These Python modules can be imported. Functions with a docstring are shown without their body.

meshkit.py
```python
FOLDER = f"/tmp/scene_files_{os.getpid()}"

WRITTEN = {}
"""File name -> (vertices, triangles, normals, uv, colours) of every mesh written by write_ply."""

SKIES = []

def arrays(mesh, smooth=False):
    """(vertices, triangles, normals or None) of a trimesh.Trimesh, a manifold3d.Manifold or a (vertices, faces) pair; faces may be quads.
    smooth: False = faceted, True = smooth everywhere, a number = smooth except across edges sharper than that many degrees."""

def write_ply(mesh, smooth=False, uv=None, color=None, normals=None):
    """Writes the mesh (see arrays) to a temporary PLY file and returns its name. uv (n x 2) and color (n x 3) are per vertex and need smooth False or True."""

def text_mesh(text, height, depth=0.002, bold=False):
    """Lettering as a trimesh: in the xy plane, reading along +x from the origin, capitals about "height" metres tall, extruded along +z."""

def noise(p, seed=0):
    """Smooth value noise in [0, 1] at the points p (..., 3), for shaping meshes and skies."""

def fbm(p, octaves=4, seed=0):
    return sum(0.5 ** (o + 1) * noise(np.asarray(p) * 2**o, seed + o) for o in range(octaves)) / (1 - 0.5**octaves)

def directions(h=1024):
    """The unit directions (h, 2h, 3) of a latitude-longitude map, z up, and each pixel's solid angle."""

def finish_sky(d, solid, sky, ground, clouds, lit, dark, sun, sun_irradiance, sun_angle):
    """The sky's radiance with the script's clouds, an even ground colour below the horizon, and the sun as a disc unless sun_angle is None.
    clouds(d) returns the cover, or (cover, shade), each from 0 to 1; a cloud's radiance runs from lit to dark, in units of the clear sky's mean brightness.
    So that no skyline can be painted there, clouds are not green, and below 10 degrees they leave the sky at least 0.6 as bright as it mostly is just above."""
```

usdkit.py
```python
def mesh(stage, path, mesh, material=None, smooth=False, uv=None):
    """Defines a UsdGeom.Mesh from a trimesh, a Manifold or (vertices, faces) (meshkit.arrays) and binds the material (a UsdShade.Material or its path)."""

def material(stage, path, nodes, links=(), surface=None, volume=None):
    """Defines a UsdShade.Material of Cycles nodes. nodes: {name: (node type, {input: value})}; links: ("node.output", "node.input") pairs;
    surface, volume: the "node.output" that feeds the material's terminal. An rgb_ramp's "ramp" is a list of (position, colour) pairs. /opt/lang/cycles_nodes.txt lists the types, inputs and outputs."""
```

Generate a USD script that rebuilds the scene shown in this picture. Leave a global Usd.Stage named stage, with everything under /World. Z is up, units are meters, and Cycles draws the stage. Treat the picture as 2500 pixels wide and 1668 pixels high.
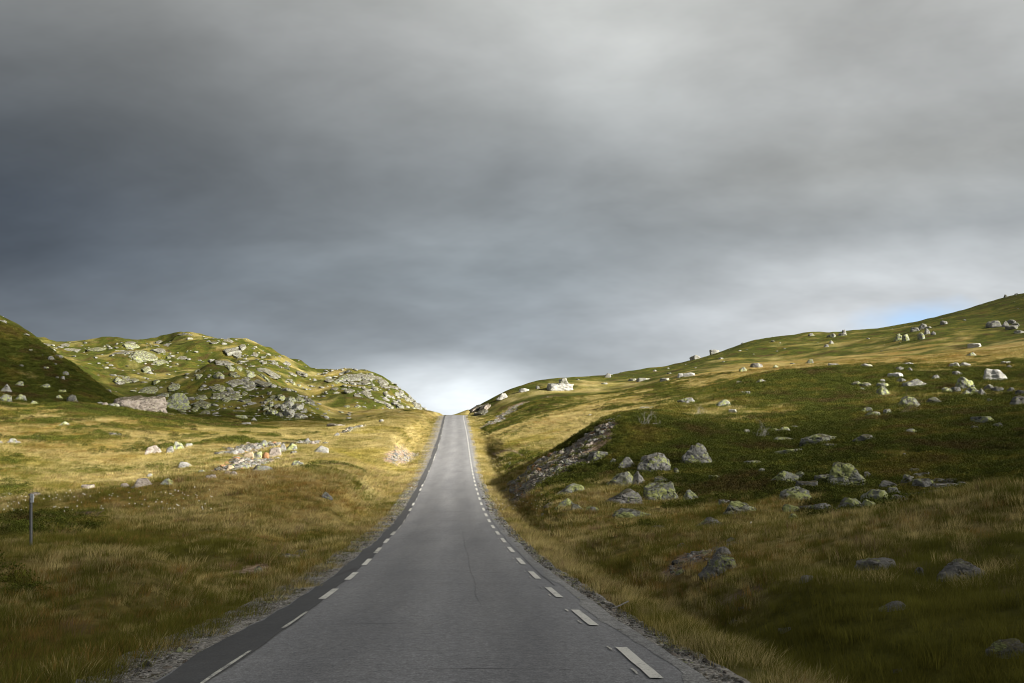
import math, random
import numpy as np
import trimesh
import usdkit, meshkit
from scipy.interpolate import RBFInterpolator, RectBivariateSpline
from pxr import Usd, UsdGeom, UsdLux, UsdShade, Sdf, Gf, Vt

rng = np.random.default_rng(11)
stage = Usd.Stage.CreateInMemory()
UsdGeom.SetStageUpAxis(stage, "Z")
UsdGeom.SetStageMetersPerUnit(stage, 1.0)
WORLD = UsdGeom.Xform.Define(stage, "/World")
stage.SetDefaultPrim(WORLD.GetPrim())
UsdGeom.Scope.Define(stage, "/World/Looks")

# ------------------------------------------------------------------ camera, sky, sun, exposure
F = 2431.0                       # focal length in pixels of a 2500 pixel wide picture (35 mm lens)
HORIZON = 1140.0                 # picture row of the true horizon
PITCH = math.atan((HORIZON - 834.0) / F)
CAM_Z = 1.5
cam = UsdGeom.Camera.Define(stage, "/World/camera")
cam.CreateHorizontalApertureAttr(36.0)
cam.CreateVerticalApertureAttr(36.0 * 683 / 1024)
cam.CreateFocalLengthAttr(36.0 * F / 2500.0)
cam.CreateClippingRangeAttr((0.1, 20000.0))
cam.AddTranslateOp().Set((0, 0, CAM_Z))
cam.AddRotateXYZOp().Set((90 + math.degrees(PITCH), 0, 0))
cam.CreateExposureAttr(1.6)

SUN_EL, SUN_AZ = math.radians(27.0), math.radians(112.0)     # azimuth clockwise from +y (the view direction)
SUN = np.array([math.sin(SUN_AZ) * math.cos(SUN_EL), math.cos(SUN_AZ) * math.cos(SUN_EL), math.sin(SUN_EL)])
sun = UsdLux.DistantLight.Define(stage, "/World/sun")
sun.CreateIntensityAttr(1.25)
sun.CreateAngleAttr(0.5)
sun.CreateNormalizeAttr(True)
sun.CreateColorAttr(Gf.Vec3f(1.0, 0.945, 0.84))
_zax = Gf.Vec3d(*SUN)
sun.AddTransformOp().Set(Gf.Matrix4d(Gf.Rotation(Gf.Vec3d(0, 0, 1), _zax), Gf.Vec3d(0, 0, 0)))

SKY_STRENGTH = 0.10
K = 1.0
sky_nodes = {
    "tc": ("texture_coordinate", {}),
    "sep": ("separate_xyz", {}),
    "clear": ("sky_texture", {"sky_type": "single_scattering", "sun_disc": False, "sun_elevation": SUN_EL, "sun_rotation": SUN_AZ}),
    # the layer is thick and dark on the left, thin on the right; brightness with height above the horizon on either side and ahead
    "bl": ("rgb_ramp", {"ramp": [(0.0, (.40, .43, .46)), (0.10, (.175, .196, .218)), (0.15, (.122, .140, .163)), (0.19, (.082, .098, .120)), (0.24, (.074, .088, .108)), (0.30, (.105, .117, .130)), (0.36, (.160, .168, .173)), (0.42, (.19, .193, .19)), (0.47, (.20, .20, .19)), (0.7, (.25, .25, .25)), (1.0, (.30, .30, .30))]}),
    "bc": ("rgb_ramp", {"ramp": [(0.0, (.60, .63, .65)), (0.05, (.52, .55, .57)), (0.09, (.40, .43, .45)), (0.13, (.345, .375, .40)), (0.185, (.285, .315, .335)), (0.24, (.285, .308, .322)), (0.29, (.265, .280, .288)), (0.34, (.315, .325, .325)), (0.40, (.40, .402, .395)), (0.46, (.45, .45, .43)), (0.7, (.38, .38, .38)), (1.0, (.32, .32, .33))]}),
    "br": ("rgb_ramp", {"ramp": [(0.0, (.72, .73, .73)), (0.09, (.64, .65, .65)), (0.14, (.66, .67, .675)), (0.18, (.56, .575, .58)), (0.22, (.37, .385, .39)), (0.28, (.375, .378, .365)), (0.34, (.455, .457, .445)), (0.40, (.465, .462, .445)), (0.47, (.39, .387, .372)), (1.0, (.30, .30, .31))]}),
    "fl": ("map_range", {"range_type": "smoothstep", "from_min": -0.48, "from_max": 0.0, "to_min": 0.0, "to_max": 1.0, "clamp": True}),
    "fr": ("map_range", {"range_type": "smoothstep", "from_min": -0.02, "from_max": 0.34, "to_min": 0.0, "to_max": 1.0, "clamp": True}),
    "m0": ("mix_color", {"use_clamp": False}),
    "m1": ("mix_color", {"use_clamp": False}),
    # streaks: the cloud base as a plane seen in perspective
    "zo": ("math", {"math_type": "add", "value2": 0.30}),
    "px": ("math", {"math_type": "divide"}),
    "py": ("math", {"math_type": "divide"}),
    "pl": ("combine_xyz", {"z": 0.0}),
    "map": ("mapping", {"scale": (0.95, 1.15, 1.0), "rotation": (0, 0, 0.35), "location": (3.1, 1.7, 0)}),
    "n1": ("noise_texture", {"dimensions": "3D", "scale": 2.1, "detail": 8.0, "roughness": 0.5, "distortion": 0.25}),
    "n1r": ("map_range", {"range_type": "smoothstep", "from_min": 0.28, "from_max": 0.74, "to_min": 0.82, "to_max": 1.20}),
    "map2": ("mapping", {"scale": (0.9, 1.25, 1.0), "rotation": (0, 0, 0.5), "location": (9.0, 4.0, 2.0)}),
    "n2": ("noise_texture", {"dimensions": "3D", "scale": 5.5, "detail": 7.0, "roughness": 0.56, "distortion": 0.15}),
    "n2r": ("map_range", {"range_type": "linear", "from_min": 0.3, "from_max": 0.7, "to_min": 0.93, "to_max": 1.08}),
    "nm": ("math", {"math_type": "multiply"}),
    "cl": ("mix_color", {"blend_type": "multiply", "fac": 1.0, "use_clamp": False}),
    "nc": ("combine_xyz", {}),
    # a gap of clear sky low on the right
    "gn": ("noise_texture", {"scale": 9.0, "detail": 5.0, "roughness": .55}), "gnm": ("math", {"math_type": "multiply_add", "value2": 1.5, "value3": -.75}), "gad": ("math", {"math_type": "add"}),
    "gap": ("map_range", {"range_type": "smoothstep", "from_min": 0.0, "from_max": 1.0, "to_min": 0.62, "to_max": 0.0}),
    "dim": ("mix_color", {"blend_type": "multiply", "fac": 1.0, "use_clamp": False, "b": (.50, .62, .80)}),
    "cvr": ("mix_color", {"fac": 0.0, "use_clamp": False}),
    "gain": ("mix_color", {"blend_type": "multiply", "fac": 1.0, "use_clamp": False, "b": (1.0, 1.0, 1.0)}),
    "bg": ("background_shader", {"strength": SKY_STRENGTH}),
}
gx, gz = math.radians(0), 0
def pix_dir(px, py):
    """Unit-forward direction (X/Y, Z/Y) of a picture position, used to survey the photograph."""
    a, b = (px - 1250.0) / F, (834.0 - py) / F
    y = math.cos(PITCH) - b * math.sin(PITCH)
    return a / y, (math.sin(PITCH) + b * math.cos(PITCH)) / y
_t, _e = pix_dir(2215, 772)
_g = np.array([_t, 1.0, _e - .004]); _g /= np.linalg.norm(_g)
sky_nodes.update({
    "dg": ("vector_math", {"math_type": "subtract", "vector2": tuple(_g)}),
    "ds": ("vector_math", {"math_type": "multiply", "vector2": (1.0 / 0.080, 1.0 / 0.080, 1.0 / 0.024)}),
    "dl": ("vector_math", {"math_type": "length"}),
    "geo": ("geometry", {}),
})
del sky_nodes["tc"]
# thinner places in the layer, where more light comes through: (column, row, half width, half height as directions, brightness)
GLOWS = [(1090, 985, .15, .055, (.42, .42, .415)), (1480, 30, .26, .13, (.10, .10, .09))]
glow_links = []; glow_out = None
for gi, (gx_, gy_, sx_, sz_, gc_) in enumerate(GLOWS):
    t_, e_ = pix_dir(gx_, gy_)
    v_ = np.array([t_, 1.0, e_]); v_ /= np.linalg.norm(v_)
    sky_nodes.update({f"ga{gi}": ("vector_math", {"math_type": "subtract", "vector2": tuple(v_)}), f"gb{gi}": ("vector_math", {"math_type": "multiply", "vector2": (1 / sx_, 1 / (2 * sx_ + .2), 1 / sz_)}), f"gl{gi}": ("vector_math", {"math_type": "length"}),
                      f"gm{gi}": ("map_range", {"range_type": "smootherstep", "from_min": 0.0, "from_max": 1.25, "to_min": 1.0, "to_max": 0.0}), f"gk{gi}": ("mix_color", {"use_clamp": False, "a": (0, 0, 0), "b": gc_}), f"gs{gi}": ("mix_color", {"blend_type": "add", "fac": 1.0, "use_clamp": False})})
    glow_links += [("geo.position", f"ga{gi}.vector1"), (f"ga{gi}.vector", f"gb{gi}.vector1"), (f"gb{gi}.vector", f"gl{gi}.vector1"), (f"gl{gi}.value", f"gm{gi}.value"), (f"gm{gi}.result", f"gk{gi}.fac"), (f"gs{gi-1}.result" if gi else "m1.result", f"gs{gi}.a"), (f"gk{gi}.result", f"gs{gi}.b")]
G = "geo.position"
sky_links = [
    (G, "sep.vector"), ("sep.z", "bl.fac"), ("sep.z", "bc.fac"), ("sep.z", "br.fac"), ("sep.x", "fl.value"), ("sep.x", "fr.value"),
    ("fl.result", "m0.fac"), ("bl.color", "m0.a"), ("bc.color", "m0.b"), ("fr.result", "m1.fac"), ("m0.result", "m1.a"), ("br.color", "m1.b"),
    ("sep.z", "zo.value1"), ("sep.x", "px.value1"), ("zo.value", "px.value2"), ("sep.y", "py.value1"), ("zo.value", "py.value2"),
    ("px.value", "pl.x"), ("py.value", "pl.y"),
    ("pl.vector", "map.vector"), ("map.vector", "n1.vector"), ("n1.fac", "n1r.value"),
    ("pl.vector", "map2.vector"), ("map2.vector", "n2.vector"), ("n2.fac", "n2r.value"),
    ("n1r.result", "nm.value1"), ("n2r.result", "nm.value2"),
    ("nm.value", "nc.x"), ("nm.value", "nc.y"), ("nm.value", "nc.z"),
    (f"gs{len(GLOWS)-1}.result", "cl.a"), ("nc.vector", "cl.b"),
    ("cl.result", "gain.a"),
    (G, "dg.vector1"), ("dg.vector", "ds.vector1"), ("ds.vector", "dl.vector1"), ("dl.value", "gad.value1"), (G, "gn.vector"), ("gn.fac", "gnm.value1"), ("gnm.value", "gad.value2"), ("gad.value", "gap.value"),
    ("gap.result", "cvr.fac"), ("gain.result", "cvr.a"), ("clear.color", "dim.a"), ("dim.result", "cvr.b"),
    ("cvr.result", "bg.color"),
] + glow_links
sky_nodes["gain"][1]["b"] = (3.34, 3.44, 3.52)
sky_mat = usdkit.material(stage, "/World/Looks/sky_look", sky_nodes, sky_links, surface="bg.background")
sky = UsdLux.DomeLight.Define(stage, "/World/sky")
UsdShade.MaterialBindingAPI.Apply(sky.GetPrim()).Bind(sky_mat)
sky.GetPrim().SetCustomDataByKey("kind", "structure")

# ------------------------------------------------------------------ the lie of the land
def P(px, py, Y):
    t, e = pix_dir(px, py)
    return (t * Y, Y, CAM_Z + e * Y)

# road: (picture row, left line, right line) -> distance from the 3.9 m between the edge lines
LANE = 3.9
_rows = [(1579, 632, 1497), (1490, 763, 1392), (1430, 836, 1329), (1389, 880, 1285), (1358, 909, 1256), (1316.8, 946, 1220), (1283.8, 980, 1197),
         (1253, 998.5, 1181.4), (1228, 1012.5, 1171.9), (1197.5, 1029.3, 1163), (1168, 1041, 1156.9), (1136, 1056.5, 1150.4), (1113, 1064, 1146.6),
         (1079, 1072, 1140.6), (1056.6, 1077.5, 1136), (1036, 1083.8, 1133.3), (1021, 1087.3, 1131.4), (1012, 1090.5, 1131.5)]
_ry, _rx, _rz = [], [], []
for v, l, r in _rows:
    t, e = pix_dir((l + r) / 2, v)
    Y = F * LANE / (r - l) / (math.cos(PITCH) + e * math.sin(PITCH))
    _ry.append(Y); _rx.append(t * Y); _rz.append(CAM_Z + e * Y)
_ry, _rx, _rz = map(np.array, (_ry, _rx, _rz))
from scipy.interpolate import UnivariateSpline
_w = np.ones(len(_ry)); 
_yy = np.concatenate([[-40, -20, 0], _ry, [258, 285, 320, 380]])
_xx = np.concatenate([[.8, .25, -.25], _rx, [_rx[-1] - .5, _rx[-1] - .2, _rx[-1] + 3, _rx[-1] + 20]])
_zz = np.concatenate([[1.7, .85, .05], _rz, [_rz[-1] + .6, _rz[-1] - .9, _rz[-1] - 5.5, _rz[-1] - 17]])
_wt = 1.0 / (0.05 + 0.004 * np.abs(_yy))
road_x = UnivariateSpline(_yy, _xx, w=1 / (.03 + .0006 * np.abs(_yy)), k=3, s=len(_yy) * .6)
road_z = UnivariateSpline(_yy, _zz, w=_wt, k=3, s=len(_yy) * .02)

# survey of the ground: (picture column, picture row, distance)
SURVEY = [
    # near left
    (0, 1660, 11), (300, 1610, 11.8), (0, 1500, 15.2), (300, 1500, 14.8), (150, 1580, 13),(520, 1490, 14.6), (120, 1420, 18.6), (0, 1332, 24.5), (76, 1338, 24), (300, 1346, 22.5), (430, 1376, 20.8), (540, 1408, 19.6), (620, 1428, 18.6),
    # ditch behind it and brown mound
    (0, 1352, 29), (150, 1362, 29), (300, 1376, 28), (440, 1402, 26), (540, 1416, 25), (660, 1405, 24.5), (0, 1290, 37), (250, 1275, 39), (500, 1320, 33), (700, 1340, 30), (800, 1300, 34), (880, 1265, 41), (600, 1250, 41), (400, 1240, 44), (750, 1200, 48), (900, 1190, 54),
    (0, 1212, 58), (150, 1210, 57), (300, 1196, 56), (420, 1181, 56), (560, 1161, 58), (680, 1143, 60), (780, 1133, 63), (850, 1140, 68), (930, 1170, 74), (870, 1120, 84),
    # stream dip behind the mound
    (0, 1212, 66), (200, 1200, 68), (400, 1180, 72), (560, 1162, 74), (640, 1148, 76), (640, 1118, 86), (740, 1085, 96), (560, 1120, 83), (730, 1135, 76), (800, 1112, 84),
    # meadow
    (0, 1150, 76), (0, 1100, 92), (100, 1050, 112), (0, 1010, 130), (0, 988, 142), (150, 984, 146), (300, 1000, 146), (420, 1018, 148), (300, 1080, 104), (450, 1060, 118), (560, 1040, 150), (600, 1070, 112), (700, 1044, 150), (850, 1040, 165),
    (900, 1150, 88), (960, 1118, 100),
    # golden mounds left of the road
    (760, 1084, 112), (800, 1066, 120), (870, 1046, 130), (950, 1029, 146), (1000, 1028, 150), (900, 1085, 106), (1000, 1075, 112), (960, 1100, 104), (1035, 1090, 112), (1040, 1050, 150),
    (930, 1012, 205), (980, 1004, 225), (1010, 1000.5, 232), (1050, 1003, 235), (1000, 1018, 190), (1010, 1003, 262), (920, 1020, 225),
    (640, 1034, 190), (760, 1030, 195), (880, 1027, 200), (500, 1026, 178),
    # dark hill on the left edge
    (0, 985, 152), (150, 985, 156), (290, 992, 160), (0, 900, 172), (120, 930, 172), (0, 783, 200), (60, 815, 196), (120, 851, 192), (180, 890, 186), (230, 925, 180), (280, 966, 172), (0, 800, 240), (120, 880, 232), (230, 950, 222), (290, 985, 205),
    # far hills on the left
    (350, 985, 215), (450, 1000, 212), (560, 1015, 205), (330, 930, 270), (450, 930, 290), (120, 842, 420), (200, 843, 420), (270, 834, 415), (330, 837, 405), (370, 846, 400), (330, 880, 340), (200, 880, 350),
    (385, 838, 410), (420, 822, 415), (455, 815, 418), (500, 819, 415), (560, 826, 405), (600, 836, 395), (650, 866, 375), (690, 873, 365), (720, 896, 350), (748, 913, 342), (560, 880, 330), (450, 870, 350), (650, 920, 300), (540, 930, 290),
    (420, 850, 520), (600, 880, 500), (200, 880, 520), (720, 930, 450),
    (800, 911, 385), (845, 908, 385), (900, 921, 375), (950, 941, 362), (985, 965, 345), (1010, 984, 330), (1026, 1000, 320), (850, 960, 300), (800, 1000, 250), (900, 1010, 250), (960, 1000, 270), (850, 945, 480), (980, 1040, 470),
    # knoll with the crag
    (545, 892, 268), (600, 930, 255), (650, 945, 245), (700, 958, 240), (745, 974, 238), (785, 1008, 232), (812, 1026, 228), (600, 1022, 208), (700, 1026, 205), (780, 1028, 210), (690, 990, 224), (620, 985, 228), (700, 985, 275), (790, 1018, 262),
    # near right slope
    (1850, 1660, 9.6), (2100, 1660, 9.0), (2500, 1660, 8.6), (1700, 1570, 11.6), (1560, 1480, 14.8), (1470, 1420, 18.5), (1400, 1370, 24), (2050, 1560, 10.8), (2300, 1560, 10.4), (2500, 1530, 10.6), (2000, 1470, 13), (2300, 1400, 14), (2500, 1350, 14.2), (1800, 1450, 15), (1650, 1420, 17), (1750, 1360, 20.5), (1560, 1345, 23.5),
    (2500, 1160, 21.5), (2350, 1186, 22.5), (2200, 1216, 23.5), (2100, 1240, 24.5), (2000, 1256, 25.5), (1850, 1276, 26.5), (1700, 1310, 27), (1600, 1330, 27), (2200, 1290, 18.5), (1950, 1340, 20), (2450, 1240, 18.5),
    (2500, 1180, 30), (2300, 1215, 31), (2100, 1252, 31), (1900, 1275, 31.5),
    # boulder field
    (1700, 1290, 33), (1550, 1285, 33), (1450, 1310, 30.5), (1380, 1310, 33), (1330, 1290, 37), (1850, 1255, 35.5), (2050, 1250, 34.5), (2250, 1220, 35), (2450, 1180, 36), (1270, 1235, 50), (1400, 1245, 44), (1600, 1235, 44), (1800, 1210, 43), (2000, 1200, 41), (2200, 1190, 39.5), (2400, 1140, 42), (1500, 1195, 52), (1700, 1190, 50), (1900, 1150, 50), (2100, 1120, 50), (2300, 1110, 50), (2480, 1090, 50),
    # heather hummock by the road
    (1235, 1195, 67), (1290, 1200, 60), (1350, 1190, 58), (1260, 1160, 76), (1330, 1112, 76), (1390, 1085, 75), (1440, 1050, 74), (1500, 1016, 75), (1560, 1006, 76), (1620, 1006, 77), (1700, 1022, 76), (1800, 1058, 73), (1880, 1085, 68), (1450, 1120, 65), (1550, 1080, 66), (1650, 1080, 66), (1650, 1140, 58), (1750, 1120, 60), (1420, 1160, 60), (1320, 1160, 66),
    (1560, 1022, 92), (1420, 1070, 90), (1330, 1110, 92), (1700, 1028, 90), (1250, 1150, 86),
    # sunny field right of the road
    (1210, 1130, 96), (1205, 1080, 125), (1270, 1120, 98), (1350, 1100, 100), (1400, 1090, 102), (1300, 1085, 108), (1300, 1050, 134), (1400, 1030, 130), (1250, 1040, 155), (1500, 1010, 120), (1350, 1010, 160), (1300, 990, 195), (1500, 980, 160), (1600, 990, 125), (1700, 985, 112),
    # second hummock
    (1650, 990, 108), (1750, 962, 122), (1850, 918, 142), (1950, 906, 146), (2080, 897, 148), (2250, 893, 148), (2450, 885, 148), (1800, 1000, 98), (1900, 1050, 76), (2000, 1050, 74), (2200, 1050, 66), (2400, 1040, 64), (1950, 970, 108), (2100, 960, 108), (2300, 960, 98), (2480, 960, 94), (2100, 1010, 84), (2350, 1000, 80),
    (1850, 921, 168), (2000, 903, 172), (1750, 950, 160), (2250, 889, 172),
    # upper hill on the right
    (1600, 950, 200), (1700, 925, 205), (1850, 900, 220), (2000, 885, 220), (2200, 870, 215), (2450, 845, 212), (2480, 800, 260), (2300, 810, 275), (2100, 850, 275), (1900, 870, 285), (1500, 945, 245), (1400, 960, 240), (1400, 990, 185),
    (2500, 720, 360), (2430, 737, 358), (2320, 767, 352), (2200, 796, 345), (2060, 813, 340), (1950, 823, 335), (1850, 834, 332), (1740, 867, 325), (1650, 892, 320), (1560, 904, 312), (1480, 917, 302), (1390, 928, 292), (1300, 942, 280), (1220, 964, 262),
    (2500, 760, 520), (2200, 830, 500), (1950, 860, 480), (1650, 920, 450), (1390, 955, 420), (1220, 990, 370), (1170, 1020, 330),
    # the land falls away behind the crest
    (985, 1040, 400), (1030, 1050, 380), (1110, 1050, 350), (1110, 1030, 290), (1060, 1030, 290), (1165, 1035, 350), (1220, 1010, 400), (1110, 1080, 480), (990, 1080, 520), (1250, 1030, 520), (1030, 1020, 280), (1140, 1025, 285), (1010, 1020, 300),
    # cutting by the crest
    (1152, 1006, 243), (1165, 996, 247), (1180, 985, 251), (1200, 974, 257), (1160, 1022, 215), (1185, 1030, 200), (1190, 1022, 214), (1168, 1010, 236), (1240, 1000, 222), (1270, 975, 235), (1215, 1025, 190), (1225, 1050, 160), (1265, 1010, 190),
]
pts = [tuple(np.subtract(P(*s), (0, 0, .26 if s[2] < 32 and s[0] > 1500 else .16 if s[2] < 130 else 0))) for s in SURVEY]   # the survey shows the tops of the grass
for yy in (3, 5, 7, 9, 12, 15, 20, 26, 34, 44, 52, 62, 74, 88, 105, 125, 150, 175, 200, 222, 240, 258, 290, 330):
    pts.append((float(road_x(yy)), yy, float(road_z(yy)) - .1))
    if yy < 40:
        pts.append((float(road_x(yy)) - 4.4, yy, float(road_z(yy)) - .35)); pts.append((float(road_x(yy)) + 4.0, yy, float(road_z(yy)) - .45))
# wide surroundings, out of the picture
for ang, prof in {-50: [(8, -.8), (30, 0), (120, 6), (260, 26), (600, 20)], -80: [(8, -.5), (30, .3), (120, 8), (260, 22), (600, 20)], -120: [(8, -.2), (30, 1.2), (120, 8), (260, 16), (600, 14)], -160: [(8, .2), (30, 1.4), (120, 6), (260, 10), (600, 8)],
                  180: [(8, .3), (30, 1.3), (120, 6), (260, 9), (600, 7)], 160: [(8, .3), (30, 2), (120, 8), (260, 14), (600, 10)], 120: [(8, .5), (30, 5), (120, 20), (260, 40), (600, 50)], 80: [(8, .3), (30, 5), (120, 22), (260, 48), (600, 60)], 45: [(8, -.5), (20, 1.2), (45, 3.2), (120, 18), (260, 46), (420, 80), (600, 76)]}.items():
    for r, z in prof:
        pts.append((r * math.sin(math.radians(ang)), r * math.cos(math.radians(ang)), z))
for ang in range(-180, 180, 20):
    if abs(ang) > 30:
        pts.append((2.0 * math.sin(math.radians(ang)), 2.0 * math.cos(math.radians(ang)), -.05))
pts = np.array(pts)
th, rr = np.arctan2(pts[:, 0], pts[:, 1]), np.hypot(pts[:, 0], pts[:, 1])
U = np.column_stack([th * 3.0, np.log(rr)])
E = (pts[:, 2] - CAM_Z) / rr
U3 = np.vstack([U, U - [6 * np.pi, 0], U + [6 * np.pi, 0]]); keep = np.abs(U3[:, 0]) < 3 * np.pi + 2
TH0, LR0, LR1 = np.pi, math.log(1.5), math.log(640)
tg = np.unique(np.concatenate([np.linspace(-np.pi, -.62, 50), np.linspace(-.62, .62, 260), np.linspace(.62, np.pi, 50)]))
lg = np.linspace(LR0, LR1, 300)
def smooth_map(Uk, val, kernel, smoothing, neighbors):
    f = RBFInterpolator(Uk, val, kernel=kernel, smoothing=smoothing, neighbors=neighbors)
    a, b = np.meshgrid(tg, lg, indexing="ij")
    g = f(np.column_stack([a.ravel() * 3, b.ravel()])).reshape(a.shape)
    return RectBivariateSpline(tg, lg, g, kx=1, ky=1)
EMAP = smooth_map(U3[keep], np.tile(E, 3)[keep], "thin_plate_spline", 0.00001, None)

def sst(a, b, x):
    t = np.clip((x - a) / (b - a), 0, 1)
    return t * t * (3 - 2 * t)

def bumps(x, y, wl, seed, octaves=4):
    return meshkit.fbm(np.stack([x / wl, y / wl, np.zeros_like(x) + seed * 1.7], -1), octaves, seed) - 0.5

def ground(x, y):
    """Height of the ground at x, y."""
    x, y = np.asarray(x, float), np.asarray(y, float)
    r = np.hypot(x, y)
    t = np.arctan2(x, y)
    lr = np.clip(np.log(np.maximum(r, 1e-3)), LR0, LR1)
    z = CAM_Z + EMAP.ev(t, lr) * np.minimum(r, 640.0)
    d = np.abs(x - road_x(np.clip(y, -40, 380)))
    offroad = sst(3.0, 7.0, d)
    z = z + offroad * (bumps(x, y, 1.7, 3, 3) * .28 * (1 - sst(60, 160, r)) + bumps(x, y, 6.0, 5, 3) * .75 * sst(8, 30, r) + bumps(x, y, 16.0, 7, 4) * 1.3 * sst(60, 200, r)
                       + (bumps(x, y, 34.0, 9, 5) * 8.0 + (np.abs(bumps(x, y, 15.0, 13, 4)) - .1) * -6.5) * sst(190, 300, r) * sst(-10, -40, x) + bumps(x, y, 17.0, 43, 5) * 5.0 * sst(150, 180, r) * sst(-52, -66, x) + bumps(x, y, 30, 15, 4) * 3.0 * sst(180, 300, r) * sst(10, 40, x))
    z = z + offroad * sst(-3, -9, x) * sst(18, 30, r) * (1 - sst(60, 75, r)) * (bumps(x * .6 + y * .35, y * 1.1 - x * .2, 8.5, 47, 3) * 1.9)
    # the roadbed, with a grassy verge and a ditch either side
    yc = np.clip(y, -40, 380)
    zr = road_z(yc)
    side = x - road_x(yc)
    a_ = np.abs(side)
    lip = np.where(side < 0, 3.35, 2.85)
    prof = -.12 - .30 * sst(0, 1.5, a_ - lip) + np.where(side > 0, .10, .03) * np.exp(-((a_ - lip - .35) / .3) ** 2)
    near_crest = sst(212, 238, y)
    far_wide = sst(70, 130, y) * 1.2 * (1 - near_crest)
    w = sst(3.5 - .9 * near_crest, 5.8 - 2.2 * near_crest, a_ - far_wide)
    w = np.where((y > 380) | (y < -40), 1.0, w)
    return zr * (1 - w) + z * w + (1 - w) * prof

rs = np.concatenate([np.geomspace(1.2, 40, 200)[:-1], np.geomspace(40, 480, 330)[:-1], np.geomspace(480, 4000, 36)])
ts = np.concatenate([np.linspace(-np.pi, -.60, 90)[:-1], np.linspace(-.60, .60, 840)[:-1], np.linspace(.60, np.pi, 90)])
T2, R2 = np.meshgrid(ts, rs, indexing="ij")
X2, Y2 = R2 * np.sin(T2), R2 * np.cos(T2)
Z2 = ground(X2, Y2)
Z2 = np.where(R2 > 560, Z2 + (R2 - 560) * -.012, Z2)
EG = (Z2 - CAM_Z) / R2
EB = RectBivariateSpline(ts, np.log(rs), Z2, kx=1, ky=1)      # quick height look-up
def height(x, y):
    return EB.ev(np.arctan2(x, y), np.log(np.maximum(np.hypot(x, y), 1.2)))

def grid_faces(n, m):
    i, j = np.meshgrid(np.arange(n - 1), np.arange(m - 1), indexing="ij")
    a = (i * m + j).ravel()
    return np.vstack([np.column_stack([a, a + 1, a + m + 1]), np.column_stack([a, a + m + 1, a + m])])

def spot(px, py):
    """Where the line of sight through a picture position first meets the ground: (x, y)."""
    t, e = pix_dir(px, py)
    az = math.atan2(t, 1.0)
    rr = np.geomspace(5, 470, 1400)
    z = EB.ev(np.full_like(rr, az), np.log(rr))
    line = CAM_Z + e * math.cos(az) * rr
    hit = np.nonzero(z >= line)[0]
    k = hit[0] if len(hit) else int(np.argmax((z - CAM_Z) / rr))
    return rr[k] * math.sin(az), rr[k] * math.cos(az)
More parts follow.
